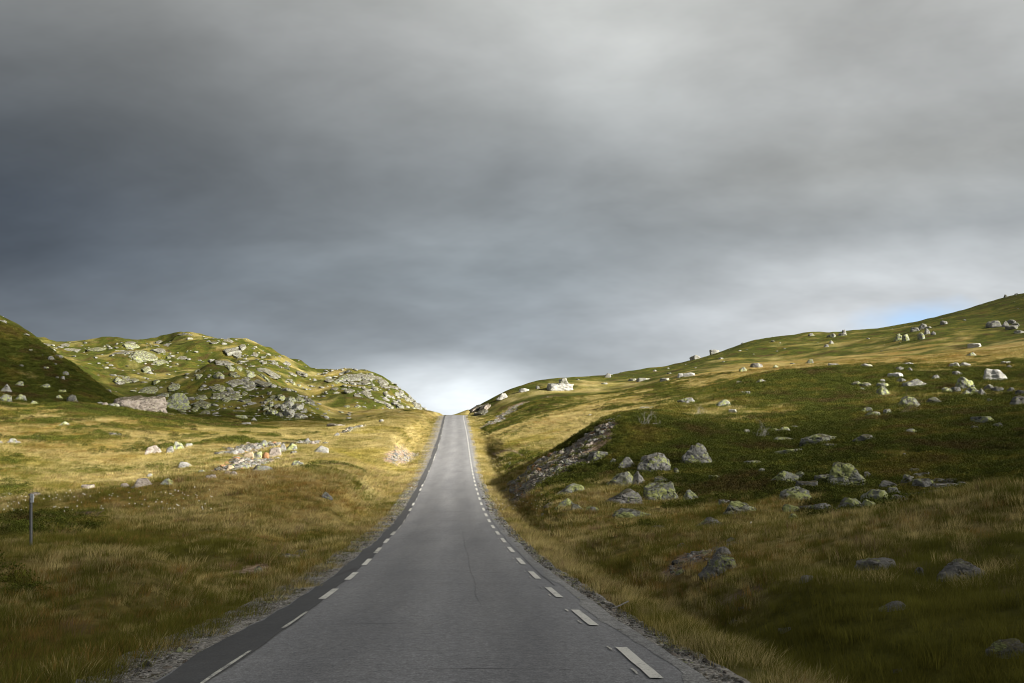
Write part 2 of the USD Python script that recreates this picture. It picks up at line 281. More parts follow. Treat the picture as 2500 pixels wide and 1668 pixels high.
# ------------------------------------------------------------------ plant cover: (column, row, heather, golden grass, rusty sedge)
COVER = [
    (60, 1560, .15, .15, .3), (300, 1460, .0, .22, .4), (150, 1410, .0, .3, .4), (400, 1600, .0, .25, .25), (500, 1480, .0, .2, .35), (700, 1380, 0, .4, .45), (600, 1420, 0, .45, .3),
    (210, 1290, .62, .1, .1), (60, 1292, .72, .1, .1), (330, 1275, .1, .3, .3), (200, 1248, 0, .25, .5), (60, 1318, 0, .15, .2), (200, 1322, 0, .1, .15), (330, 1335, 0, .05, .1), (450, 1352, 0, .05, .1), (560, 1384, 0, .05, .15), (640, 1392, 0, .1, .3), (60, 1350, 0, .6, .5), (200, 1358, 0, .65, .5), (330, 1374, 0, .6, .45), (450, 1404, 0, .55, .4), (100, 1225, 0, .3, .5), (450, 1240, 0, .5, .55), (600, 1200, 0, .6, .6), (750, 1180, 0, .6, .55), (650, 1290, 0, .5, .5), (850, 1190, 0, .6, .45), (900, 1230, .05, .55, .35), (820, 1280, .0, .45, .4),
    (100, 1180, .35, .6, .1), (30, 1165, .5, .4, .1), (300, 1140, .25, .7, .15), (200, 1100, .1, .75, .3), (100, 1080, .05, .7, .7), (300, 1090, .05, .75, .6), (150, 1040, .1, .55, .7), (350, 1050, .1, .75, .35), (280, 1010, .65, .4, .2), (60, 1000, .15, .6, .3), (500, 1060, .05, .75, .1), (650, 1055, .05, .8, .1), (480, 1100, .1, .6, .05),
    (700, 1140, .05, .65, .1), (850, 1100, .0, .95, .05), (950, 1080, .0, 1., .0), (900, 1050, .0, .95, .0), (1000, 1012, .0, .85, .15), (1020, 1060, .05, .9, .05), (880, 1028, .0, .35, .2), (700, 1033, .0, .35, .3),
    (100, 930, .75, .25, .15), (40, 860, .7, .3, .2), (180, 940, .85, .15, .1), (250, 975, .8, .1, .1), (60, 960, .6, .35, .1),
    (200, 870, .55, .45, .15), (320, 880, .65, .4, .2), (400, 900, .6, .5, .2), (470, 840, .62, .6, .1), (550, 850, .58, .65, .1), (450, 940, .6, .3, .2), (520, 900, .6, .35, .1), (600, 950, .6, .35, .2), (560, 1005, .7, .2, .1), (480, 1010, .6, .35, .1), (660, 900, .5, .65, .0), (700, 950, .55, .35, .25), (775, 1005, .95, .0, .05),
    (820, 930, .45, .6, .15), (900, 950, .5, .5, .2), (950, 970, .5, .4, .1), (850, 990, .25, .5, .55), (800, 1005, .2, .55, .4), (930, 1005, .45, .5, .3), (880, 970, .45, .4, .2),
    (1270, 1330, .0, .8, .35), (1350, 1390, .0, .85, .2), (1480, 1480, .0, .85, .25), (1600, 1580, .0, .8, .25), (1720, 1660, .0, .8, .25), (1210, 1240, .0, .9, .4), (1180, 1150, .0, .9, .1),
    (1420, 1400, .0, .3, .15), (1600, 1500, .0, .2, .1), (1750, 1560, .0, .15, .1), (1900, 1640, .0, .2, .1), (2100, 1600, .0, .15, .15), (2300, 1560, .0, .15, .15), (2450, 1500, .1, .15, .1), (2000, 1430, .0, .2, .1), (2250, 1330, .0, .3, .15), (2450, 1280, .0, .35, .15), (1800, 1400, .0, .3, .4), (1700, 1440, .0, .35, .3), (2000, 1290, .0, .5, .2), (1750, 1300, .0, .55, .35), (1580, 1340, .0, .35, .3), (2350, 1210, .0, .45, .2), (1900, 1510, .0, .2, .2), (1800, 1490, .0, .3, .5),
    (1450, 1290, .2, .35, .2), (1600, 1285, .2, .35, .2), (1350, 1280, .1, .4, .4), (1500, 1215, .1, .5, .5), (1640, 1250, .2, .4, .35), (1300, 1235, .05, .4, .3), (1750, 1240, .4, .35, .2), (1880, 1240, .25, .35, .35), (2020, 1205, .7, .15, .15), (1980, 1120, .55, .3, .35), (2150, 1130, .5, .3, .3),
    (1300, 1170, .2, .3, .2), (1600, 1060, 1., .0, .05), (1500, 1060, 1., .0, .05), (1700, 1060, 1., .0, .05), (1800, 1090, .9, .1, .15), (1450, 1140, 1., .0, .1), (1680, 1150, .75, .2, .15), (1600, 1180, .6, .3, .2), (1800, 1170, .7, .2, .2), (1560, 1012, 1., 0, .2), (1740, 1120, .85, .1, .1), (1900, 1170, .75, .15, .2),
    (1260, 1090, .05, .5, .1), (1350, 1098, .05, .45, .05), (1290, 1122, .65, .2, .1), (1230, 1120, .3, .4, .1), (1350, 1070, .0, .95, .1), (1250, 1050, .05, .9, .1), (1420, 1050, .0, .9, .3), (1320, 1020, .1, .8, .4), (1250, 1000, .6, .35, .1), (1300, 990, .75, .2, .1), (1280, 975, .6, .35, .1), (1350, 960, .5, .45, .1), (1450, 980, .15, .8, .2), (1550, 975, .1, .8, .5), (1480, 945, .4, .55, .2), (1620, 950, .25, .7, .4), (1700, 940, .1, .75, .5), (1560, 1000, .05, .85, .3),
    (1400, 940, .45, .5, .1), (1550, 915, .75, .2, .1), (1700, 885, .7, .25, .1), (1850, 850, .65, .3, .2), (1950, 850, .6, .35, .25), (1750, 910, .3, .6, .5), (1850, 908, .0, .5, .9), (1960, 893, .1, .5, .8),
    (1720, 985, .6, .35, .1), (1780, 970, .85, .15, .1), (1850, 950, .9, .1, .1), (1980, 930, .9, .1, .15), (1950, 980, .75, .15, .25), (1850, 1010, .5, .4, .25), (1750, 1030, .3, .6, .2), (2060, 960, .85, .1, .15), (2060, 1040, .75, .15, .25), (1950, 1040, .6, .25, .3), (2250, 1040, .75, .1, .3), (2400, 1070, .8, .1, .25), (2450, 1000, .75, .1, .3), (2300, 930, .75, .15, .2), (2450, 930, .6, .35, .2), (2300, 1090, .7, .15, .3), (2200, 990, .7, .15, .3),
    (2150, 880, .1, .5, .8), (2300, 868, .0, .55, .9), (2450, 855, .05, .6, .7), (2080, 870, .3, .45, .6), (2200, 850, .45, .4, .4), (2450, 830, .6, .4, .2), (2100, 830, .6, .3, .2), (2300, 800, .75, .15, .2), (2450, 770, .85, .1, .15), (2200, 815, .65, .25, .25),
]
cp = np.array([spot(c[0], c[1]) for c in COVER])
cu = np.column_stack([np.arctan2(cp[:, 0], cp[:, 1]) * 3.0, np.log(np.hypot(cp[:, 0], cp[:, 1]))])
cu, _ix = np.unique(np.round(cu, 4), axis=0, return_index=True)
cv = np.array([c[2:] for c in COVER])[_ix]
CMAP = []
for k in range(3):
    CMAP.append(smooth_map(cu, cv[:, k], "linear", 0.0, 12))
def cover(x, y):
    """Heather, golden grass, rusty sedge and bare gravel at x, y, each from 0 to 1."""
    r = np.hypot(x, y)
    lr, t = np.clip(np.log(np.maximum(r, 1e-3)), LR0, LR1), np.clip(np.arctan2(x, y), -.8, .8)
    h, g, s = (np.clip(m.ev(t, lr), 0, 1) for m in CMAP)
    wl = np.clip(r * .05, 2.0, 16.0)
    n = meshkit.fbm(np.stack([x / 5.0, y / 5.0, np.zeros_like(x)], -1), 3, 21) - .5
    n2 = meshkit.fbm(np.stack([x / 15.0, y / 15.0, np.zeros_like(x)], -1), 4, 25) - .5
    n3 = meshkit.fbm(np.stack([x / 2.2, y / 2.2, np.zeros_like(x)], -1), 2, 27) - .5
    nn = np.where(r < 60, .5 * n3 + .7 * n, .6 * n + .9 * n2)
    h = np.clip((h + 1.3 * nn - .38) * 3.2 + .38, 0, 1) * (h > .02)
    side = np.abs(x - road_x(np.clip(y, -40, 380)))
    h = h * sst(4.5, 6.0, side)
    g = np.clip(g + 1.1 * (meshkit.fbm(np.stack([x / 3.5, y / 3.5, np.zeros_like(x)], -1), 3, 31) - .5), 0, 1)
    s = np.clip(s + 1.2 * (meshkit.fbm(np.stack([x / 4.5, y / 4.5, np.zeros_like(x)], -1), 3, 35) - .5), 0, 1)
    return h, g, s

# patches of bare stones: (column, row of the middle, half width and half height in metres across and along, turn)
def bare_patches():
    out = []
    for a, b, width in (((1190, 1172), (1440, 1050), 0), ((1222, 1046), (1262, 990), 0), ((958, 1126), (1030, 1104), 0)):
        pass
    return out

def ramp3(a, b, c, d):
    return [(0.0, a), (0.36, b), (0.64, c), (1.0, d)]

POS = {"geo": ("geometry", {})}
def plant_colour(prefix, hue, scale_big=0.12, scale_small=1.9):
    """Nodes of a plant colour that drifts in patches over the land and varies from tuft to tuft."""
    n = {
        f"{prefix}n": ("noise_texture", {"scale": scale_big, "detail": 5.0, "roughness": 0.6}),
        f"{prefix}r": ("rgb_ramp", {"ramp": hue}),
    }
    l = [("geo.position", f"{prefix}n.vector"), (f"{prefix}n.fac", f"{prefix}r.fac")]
    return n, l

GOLD = [(.25, (.40, .31, .075)), (.40, (.56, .46, .18)), (.52, (.62, .51, .23)), (.62, (.50, .41, .12)), (.72, (.40, .34, .075)), (.84, (.33, .29, .055))]
GREEN = [(.25, (.10, .105, .018)), (.45, (.17, .16, .028)), (.62, (.14, .145, .024)), (.8, (.24, .21, .042))]
RUST = [(.25, (.24, .14, .035)), (.45, (.34, .205, .055)), (.6, (.29, .185, .06)), (.8, (.37, .26, .075))]
HEATH = [(.22, (.040, .040, .012)), (.36, (.095, .072, .022)), (.44, (.075, .085, .014)), (.52, (.085, .100, .016)), (.60, (.15, .135, .024)), (.68, (.12, .088, .026)), (.8, (.15, .14, .024))]
PURPLE = [(.25, (.22, .135, .09)), (.5, (.30, .20, .12)), (.8, (.36, .25, .12))]

def ground_material():
    nodes = {"geo": ("geometry", {}), "cov": ("attribute", {"attribute": "cover"}), "sc": ("separate_color", {"color_type": "rgb"})}
    links = [("cov.color", "sc.color")]
    for p, hue, sc in (("go", GOLD, .10), ("gr", GREEN, .14), ("ru", RUST, .09), ("he", HEATH, .16)):
        n, l = plant_colour(p, hue, sc); nodes.update(n); links += l
    nodes.update({
        "fine": ("noise_texture", {"scale": 2.6, "detail": 6.0, "roughness": 0.7}),
        "finer": ("map_range", {"from_min": .3, "from_max": .7, "to_min": .30, "to_max": .80}),
        "fv": ("combine_xyz", {}),
        "mid": ("noise_texture", {"scale": .55, "detail": 5.0, "roughness": 0.65}),
        "midr": ("map_range", {"from_min": .3, "from_max": .7, "to_min": .7, "to_max": 1.3}),
        "mm": ("math", {"math_type": "multiply"}),
        "a": ("mix_color", {}), "b": ("mix_color", {}), "c": ("mix_color", {}), "d": ("mix_color", {"blend_type": "multiply", "fac": 1.0, "use_clamp": False}),
        "bare": ("attribute", {"attribute": "bare"}), "e": ("mix_color", {}), "so": ("rgb_ramp", {"ramp": [(.3, (.24, .155, .10)), (.5, (.46, .33, .225)), (.75, (.62, .52, .42))]}),
        "bn": ("noise_texture", {"scale": 3.2, "detail": 8.0, "roughness": .75}),
        "bump": ("bump", {"strength": 0.9, "distance": 0.25}),
        "p": ("principled_bsdf", {"roughness": .95, "specular_ior_level": .04}),
    })
    links += [("fine.fac", "so.fac"), ("geo.position", "fine.vector"), ("fine.fac", "finer.value"), ("geo.position", "mid.vector"), ("mid.fac", "midr.value"), ("finer.result", "mm.value1"), ("midr.result", "mm.value2"),
              ("mm.value", "fv.x"), ("mm.value", "fv.y"), ("mm.value", "fv.z"),
              ("sc.g", "a.fac"), ("grr.color", "a.a"), ("gor.color", "a.b"), ("sc.b", "b.fac"), ("a.result", "b.a"), ("rur.color", "b.b"),
              ("sc.r", "c.fac"), ("b.result", "c.a"), ("her.color", "c.b"), ("c.result", "e.a"), ("bare.fac", "e.fac"), ("so.color", "e.b"), ("e.result", "d.a"), ("fv.vector", "d.b"), ("d.result", "p.base_color"),
              ("geo.position", "bn.vector"), ("bn.fac", "bump.height"), ("bump.normal", "p.normal")]
    return usdkit.material(stage, "/World/Looks/moorland_look", nodes, links, surface="p.BSDF")

def tag(prim, label=None, category=None, group=None, kind=None):
    prim = prim.GetPrim() if hasattr(prim, "GetPrim") else prim
    for k, v in (("label", label), ("category", category), ("group", group), ("kind", kind)):
        if v:
            prim.SetCustomDataByKey(k, v)
    return prim
_names = {}
def numbered(path):
    k = _names.get(path, 0); _names[path] = k + 1
    return path if k == 0 else f"{path}_{k:03d}"

H2, G2, S2 = cover(X2.ravel(), Y2.ravel())
gm = usdkit.mesh(stage, "/World/ground", (np.column_stack([X2.ravel(), Y2.ravel(), Z2.ravel()]), grid_faces(len(ts), len(rs))[:, ::-1]), ground_material(), smooth=True)
UsdGeom.PrimvarsAPI(gm).CreatePrimvar("cover", Sdf.ValueTypeNames.Color3fArray, "vertex").Set(Vt.Vec3fArray.FromNumpy(np.column_stack([H2, G2, S2 * .8]).astype(np.float32)))
tag(gm, kind="structure")

# ------------------------------------------------------------------ road
def asphalt_material(path, base, light, speck, worn):
    nodes = {
        "geo": ("geometry", {}),
        "f": ("noise_texture", {"scale": 48.0, "detail": 3.0, "roughness": .7}), "fr": ("map_range", {"from_min": .3, "from_max": .7, "to_min": 1 - speck, "to_max": 1 + speck}),
        "f2": ("noise_texture", {"scale": 13.0, "detail": 4.0, "roughness": .7}), "f2r": ("map_range", {"from_min": .3, "from_max": .7, "to_min": 1 - speck * .6, "to_max": 1 + speck * .6}),
        "mp": ("mapping", {"scale": (.8, .10, 1.0), "rotation": (0, 0, -.05)}), "w": ("noise_texture", {"scale": 1.3, "detail": 5.0, "roughness": .6}), "wr": ("rgb_ramp", {"ramp": [(.3, base), (.5, tuple(np.add(base, light) / 2)), (.72, light)]}),
        "mq": ("mapping", {"scale": (.22, 2.6, 1.0), "rotation": (0, 0, .03)}), "q": ("noise_texture", {"scale": 1.0, "detail": 6.0, "roughness": .75}), "qr": ("map_range", {"from_min": .3, "from_max": .75, "to_min": 1 - worn, "to_max": 1 + worn}),
        "m": ("math", {"math_type": "multiply"}), "m3": ("math", {"math_type": "multiply"}), "v": ("combine_xyz", {}), "c": ("mix_color", {"blend_type": "multiply", "fac": 1.0, "use_clamp": False}),
        "cm": ("mapping", {"scale": (.10, .55, 1.0)}), "ck": ("voronoi_texture", {"feature": "distance_to_edge", "scale": .42, "randomness": 1.0}), "ckr": ("map_range", {"from_min": .0, "from_max": .006, "to_min": .62, "to_max": 1.0, "clamp": True}),
        "cn": ("noise_texture", {"scale": .35, "detail": 3.0}), "cnr": ("map_range", {"from_min": .50, "from_max": .60, "to_min": 0.0, "to_max": 1.0, "clamp": True}), "ckm": ("mix_float", {"a": 1.0}),
        "bump": ("bump", {"strength": .5, "distance": .006}), "p": ("principled_bsdf", {"roughness": .82, "specular_ior_level": .35}),
    }
    links = [("geo.position", "f.vector"), ("f.fac", "fr.value"), ("geo.position", "f2.vector"), ("f2.fac", "f2r.value"), ("geo.position", "mp.vector"), ("mp.vector", "w.vector"), ("w.fac", "wr.fac"), ("geo.position", "mq.vector"), ("mq.vector", "q.vector"), ("q.fac", "qr.value"),
             ("fr.result", "m.value1"), ("f2r.result", "m.value2"), ("m.value", "m3.value1"), ("qr.result", "m3.value2"),
             ("geo.position", "cm.vector"), ("cm.vector", "ck.vector"), ("ck.distance", "ckr.value"), ("geo.position", "cn.vector"), ("cn.fac", "cnr.value"), ("cnr.result", "ckm.fac"), ("ckr.result", "ckm.b"),
             ("m3.value", "v.x"), ("m3.value", "v.y"), ("m3.value", "v.z"), ("wr.color", "c.a"), ("v.vector", "c.b"), ("f.fac", "bump.height"), ("bump.normal", "p.normal")]
    nodes["ln"] = ("attribute", {"attribute": "lane"}); nodes["lna"] = ("math", {"math_type": "multiply_add", "value2": .2, "value3": .5})
    nodes["lnr"] = ("rgb_ramp", {"ramp": [(0, (1, 1, 1)), (.16, (1.04,) * 3), (.26, (.90,) * 3), (.36, (.94,) * 3), (.46, (1.10,) * 3), (.54, (1.08,) * 3), (.64, (.92,) * 3), (.73, (.90,) * 3), (.84, (1.04,) * 3), (1, (1, 1, 1))]}); nodes["c3"] = ("mix_color", {"blend_type": "multiply", "fac": 1.0, "use_clamp": False})
    nodes["v2"] = ("combine_xyz", {}); nodes["c2"] = ("mix_color", {"blend_type": "multiply", "fac": 1.0, "use_clamp": False})
    links += [("ckm.result", "v2.x"), ("ckm.result", "v2.y"), ("ckm.result", "v2.z"), ("ln.fac", "lna.value1"), ("lna.value", "lnr.fac"), ("c.result", "c3.a"), ("lnr.color", "c3.b"), ("c3.result", "c2.a"), ("v2.vector", "c2.b"), ("c2.result", "p.base_color")]
    return usdkit.material(stage, path, nodes, links, surface="p.BSDF")
M_ASPH = asphalt_material("/World/Looks/worn_asphalt", (.140, .141, .148), (.192, .192, .195), .5, .07)
M_PATCH = asphalt_material("/World/Looks/new_asphalt", (.044, .044, .046), (.062, .062, .063), .30, .10)
M_OLDEDGE = asphalt_material("/World/Looks/edge_asphalt", (.13, .13, .13), (.23, .225, .215), .8, .3)

def gravel_material(path, c0, c1, c2):
    nodes = {"geo": ("geometry", {}), "v": ("voronoi_texture", {"scale": 26.0, "randomness": 1.0}), "vr": ("rgb_ramp", {"ramp": [(0, c0), (.5, c1), (1, c2)]}), "sv": ("separate_color", {}),
             "n": ("noise_texture", {"scale": 2.2, "detail": 6.0, "roughness": .7}), "nr": ("map_range", {"from_min": .3, "from_max": .7, "to_min": .55, "to_max": 1.35}), "cv": ("combine_xyz", {}),
             "m": ("mix_color", {"blend_type": "multiply", "fac": 1.0, "use_clamp": False}), "vd": ("voronoi_texture", {"scale": 26.0, "feature": "f1"}), "bump": ("bump", {"strength": 1.0, "distance": .03, "invert": True}), "p": ("principled_bsdf", {"roughness": .9, "specular_ior_level": .2})}
    links = [("geo.position", "v.vector"), ("v.color", "sv.color"), ("sv.r", "vr.fac"), ("geo.position", "n.vector"), ("n.fac", "nr.value"), ("nr.result", "cv.x"), ("nr.result", "cv.y"), ("nr.result", "cv.z"), ("vr.color", "m.a"), ("cv.vector", "m.b"), ("m.result", "p.base_color"),
             ("geo.position", "vd.vector"), ("vd.distance", "bump.height"), ("bump.normal", "p.normal")]
    return usdkit.material(stage, path, nodes, links, surface="p.BSDF")
M_GRAVEL = gravel_material("/World/Looks/shoulder_gravel", (.10, .095, .085), (.21, .195, .17), (.36, .34, .31))

def paint_material(path, c, wear):
    nodes = {"geo": ("geometry", {}), "n": ("noise_texture", {"scale": 30.0, "detail": 6.0, "roughness": .75}), "r": ("rgb_ramp", {"ramp": [(wear - .06, (.16, .158, .155)), (wear + .06, c), (1, tuple(np.multiply(c, 1.08)))]}),
             "n2": ("noise_texture", {"scale": 2.5, "detail": 3.0}), "a": ("math", {"math_type": "multiply_add", "value2": .45, "value3": -.22}), "s": ("math", {"math_type": "add"}), "p": ("principled_bsdf", {"roughness": .8, "specular_ior_level": .3})}
    links = [("geo.position", "n.vector"), ("geo.position", "n2.vector"), ("n2.fac", "a.value1"), ("n.fac", "s.value1"), ("a.value", "s.value2"), ("s.value", "r.fac"), ("r.color", "p.base_color")]
    return usdkit.material(stage, path, nodes, links, surface="p.BSDF")
M_PAINT = paint_material("/World/Looks/white_line_paint", (.56, .55, .50), .40)
M_PAINT_WORN = paint_material("/World/Looks/worn_line_paint", (.52, .51, .45), .48)

def wob(y, seed, amp, wl):
    return amp * 2 * (meshkit.fbm(np.stack([y / wl, np.zeros_like(y), np.zeros_like(y) + seed], -1), 4, seed) - .5)
def ribbon(ys, lefts, rights, lift, cols=2, crown=0.0):
    """A strip of the road between two offsets from its middle line."""
    ys = np.asarray(ys, float); k = np.linspace(0, 1, cols)
    off = lefts[:, None] * (1 - k) + rights[:, None] * k
    x = road_x(ys)[:, None] + off
    z = road_z(ys)[:, None] + (lift if np.ndim(lift) == 0 else lift) - crown * (off / 2.4) ** 2
    return np.column_stack([x.ravel(), np.repeat(ys, cols), z.ravel()]), grid_faces(len(ys), cols)
def up(mesh):
    v, f = mesh
    n = np.cross(v[f[:, 1]] - v[f[:, 0]], v[f[:, 2]] - v[f[:, 0]])
    f = np.where(n[:, 2:3] < 0, f[:, ::-1], f)
    return v, f
CROWN = 0.03
road = UsdGeom.Xform.Define(stage, "/World/road"); tag(road, kind="structure")
ys = np.concatenate([np.arange(-40, 60, .25), np.arange(60, 320, .6)])
L0, R0 = -LANE / 2 - .50 + wob(ys, 3, .07, 2.2) + wob(ys, 4, .10, 9), LANE / 2 + .50 + wob(ys, 5, .05, 1.2) + wob(ys, 6, .07, 7)
asph = usdkit.mesh(stage, "/World/road/asphalt", up(ribbon(ys, L0, R0, 0.0, 9, CROWN)), M_ASPH, smooth=True)
UsdGeom.PrimvarsAPI(asph).CreatePrimvar("lane", Sdf.ValueTypeNames.FloatArray, "vertex").Set(Vt.FloatArray.FromNumpy((L0[:, None] * (1 - np.linspace(0, 1, 9)) + R0[:, None] * np.linspace(0, 1, 9)).ravel().astype(np.float32)))
pi_, po_ = -LANE / 2 - .03 + wob(ys, 7, .11, 5.0) + wob(ys, 8, .02, .8), -LANE / 2 - .47 + wob(ys, 3, .07, 2.2) + wob(ys, 9, .05, 1.0) + wob(ys, 4, .10, 9)
usdkit.mesh(stage, "/World/road/repair_strip", up(ribbon(ys, po_, pi_, .008, 3, CROWN)), M_PATCH, smooth=True)
usdkit.mesh(stage, "/World/road/frayed_edge", up(ribbon(ys, R0 - .20 + wob(ys, 12, .14, 2.), R0 + .02, .004, 3, CROWN)), M_OLDEDGE, smooth=True)
for nm, s, inner, width in (("left_shoulder", -1, L0, .95), ("right_shoulder", 1, R0, .50)):
    wide = width + wob(ys, 14 + s, .16, 2.5) + sst(80, 130, ys) * (.55 if s < 0 else .25)
    outer = inner + s * wide
    k = 7
    kk = np.linspace(0, 1, k)
    off = (inner - s * .12)[:, None] * (1 - kk) + outer[:, None] * kk
    x = road_x(ys)[:, None] + off; yv = np.repeat(ys, k)
    zz = road_z(ys)[:, None] - CROWN - .012 - .04 * kk[None] + (.035 * (1 - .8 * sst(35, 80, ys)))[:, None] * (meshkit.fbm(np.stack([x * 6, yv.reshape(x.shape) * 6, 0 * x], -1), 3, 40) - .5) * (kk[None] > .1)
    zz[:, -1] = road_z(ys) - .15
    usdkit.mesh(stage, f"/World/road/{nm}", up((np.column_stack([x.ravel(), yv, zz.ravel()]), grid_faces(len(ys), k))), M_GRAVEL, smooth=True)
# dashed edge lines, each dash a piece
def dash(y0, y1, a, b, lift, mat, name):
    yy = np.linspace(y0, y1, 5)
    usdkit.mesh(stage, numbered(f"/World/road/{name}"), up(ribbon(yy, np.full(5, a) + rng.normal(0, .004, 5), np.full(5, b) + rng.normal(0, .004, 5), lift, 2, CROWN)), mat, smooth=True)
k = 0
y0 = 9.15 - 4.14 * 2
while y0 < 243:
    dash(y0, y0 + 2.03, LANE / 2, LANE / 2 + .125, .012, M_PAINT, "edge_dash")
    cov = float(np.interp(y0 + 1, ys, pi_)) + LANE / 2           # how far the repair covers the left line
    a = -LANE / 2 - .125 if cov < -.03 else -LANE / 2 - .04
    if cov < .03:
        dash(y0 - .3, y0 + 1.75, a, -LANE / 2, .012, M_PAINT if cov < -.05 else M_PAINT_WORN, "edge_dash")
    if y0 < 40:
        for q in (0.0, 1.0):
            dash(y0 + .22 + 1.55 * q, y0 + .55 + 1.55 * q, LANE / 2 - .085, LANE / 2 - .062, .012, M_PAINT_WORN, "marking_tick")
    y0 += 4.14

M_SEAM = usdkit.material(stage, "/World/Looks/crack_dark", {"p": ("principled_bsdf", {"base_color": (.085, .085, .087), "roughness": .9})}, surface="p.BSDF")
def seam(points, width, name):
    p = np.asarray(points, float)
    t = np.gradient(p, axis=0); t /= np.linalg.norm(t, axis=1, keepdims=True)
    nrm = np.column_stack([-t[:, 1], t[:, 0]]) * width[:, None] / 2
    rows = np.stack([p - nrm, p + nrm], 1)
    z = road_z(rows[..., 1]) + .005 - CROWN * ((rows[..., 0]) / 2.4) ** 2
    x = rows[..., 0] + road_x(rows[..., 1])
    usdkit.mesh(stage, numbered(f"/World/road/{name}"), up((np.column_stack([x.ravel(), rows[..., 1].ravel(), z.ravel()]), grid_faces(len(p), 2))), M_SEAM)
yy = np.linspace(16, 40, 60); seam(np.column_stack([.62 + wob(yy, 91, .07, 3.), yy]), .003 + .005 * np.sin(yy * 2.1) ** 2, "long_crack")
yy = np.linspace(20, 92, 120); seam(np.column_stack([LANE / 2 + .22 + wob(yy, 92, .06, 5.), yy]), .02 + .012 * np.sin(yy) ** 2, "long_crack")
for yj, xa, xb in ((22.6, -1.2, .3), (24.4, .6, 1.3), (23.2, .2, 1.4), (34.5, -1.5, 1.2), (41.0, -1.2, .9), (47.6, -.4, 1.6), (53.5, -1.6, 1.0), (63, -1.4, 1.5), (72, -1.2, 1.6), (81, -1.6, .4), (92, -1.5, 1.4), (104, -.6, 1.6), (118, -1.4, 1.2), (9.6, -.2, 1.3), (13.4, -1.4, -.3)):
    xx = np.linspace(xa, xb, 24); seam(np.column_stack([xx, yj + wob(xx, int(yj * 7), .06, .5)]), (.006 + .0008 * yj) * (.4 + np.abs(np.sin(xx * 3 + yj))), "paving_joint")
# ------------------------------------------------------------------ clouds that hang out of the picture, towards the sun
SHADE = [  # ground position in metres -> share of sunlight that comes through the broken cloud
    (0, 0, .08), (0, 12, .10), (-1, 25, .15), (-2, 38, .26), (-3, 52, .40), (-4, 66, .58), (-6, 84, .84), (-8, 104, .97), (-9, 130, 1.1), (-10, 170, 1.1), (-11, 230, 1.1),
    (-10, 14, .05), (-12, 24, .08), (-12, 36, .34), (-12, 48, .58), (-14, 56, .70), (-14, 64, .85), (-14, 75, 1.05), (-28, 24, .07), (-28, 45, .32), (-30, 58, .55), (-30, 68, 1.05), (-50, 30, .12), (-55, 55, .3), (-50, 75, 1.05), (-15, 95, 1.1), (-30, 110, 1.1), (-60, 130, 1.1), (-90, 110, 1.0),
    (-50, 148, 1.1), (-80, 145, 1.05), (-62, 172, .40), (-80, 180, .22), (-100, 185, .22), (-95, 215, .25), (-130, 170, .3), (-70, 205, .45), (-50, 205, .55), (-48, 232, .45), (-40, 250, .85), (-70, 260, .8), (-90, 330, 1.05), (-140, 400, 1.05), (-140, 300, .85), (-40, 340, 1.1), (-60, 420, 1.1), (-30, 200, 1.05),
    (6, 10, .05), (9, 9, .03), (5, 20, .10), (8, 30, .14), (4, 42, .26), (6, 55, .36), (3, 68, .50), (6, 66, .62), (10, 62, .38), (12, 70, .30), (7, 76, .6), (14, 76, .34), (20, 72, .36), (10, 88, 1.0), (6, 95, 1.0), (14, 92, 1.0), (2, 85, .8), (20, 96, 1.0), (4, 120, 1.1), (15, 125, 1.1), (5, 180, 1.1), (30, 160, 1.1), (10, 250, 1.1),
    (12, 48, .34), (20, 48, .28), (20, 34, .16), (14, 22, .10), (10, 20, .10), (22, 22, .07), (30, 45, .14), (38, 55, .12), (45, 70, .16), (30, 62, .26), (28, 78, .42), (38, 95, .32), (50, 95, .28), (22, 108, .9), (30, 118, .75), (45, 130, .58), (60, 125, .42), (75, 130, .45), (55, 150, .85), (80, 150, .65),
    (70, 190, .95), (100, 195, .70), (45, 205, 1.1), (110, 230, .42), (130, 260, .24), (90, 260, .50), (60, 260, .80), (40, 270, 1.05), (100, 320, .32), (150, 330, .17), (180, 360, .13), (60, 320, .8), (30, 300, 1.1), (130, 180, .5), (180, 250, .18), (150, 150, .35), (60, 40, .08), (90, 80, .15), (40, 10, .05), (30, -10, .08), (0, -30, .12), (-30, 0, .12), (-70, 20, .15), (-40, -40, .15), (60, -40, .1), (100, 20, .12), (-100, 70, .6), (-160, 120, .8), (-170, 200, .5), (-180, 330, .9), (230, 380, .3), (0, 480, 1.1), (-150, 480, 1.1), (150, 480, .5), (0, 380, 1.1),
]
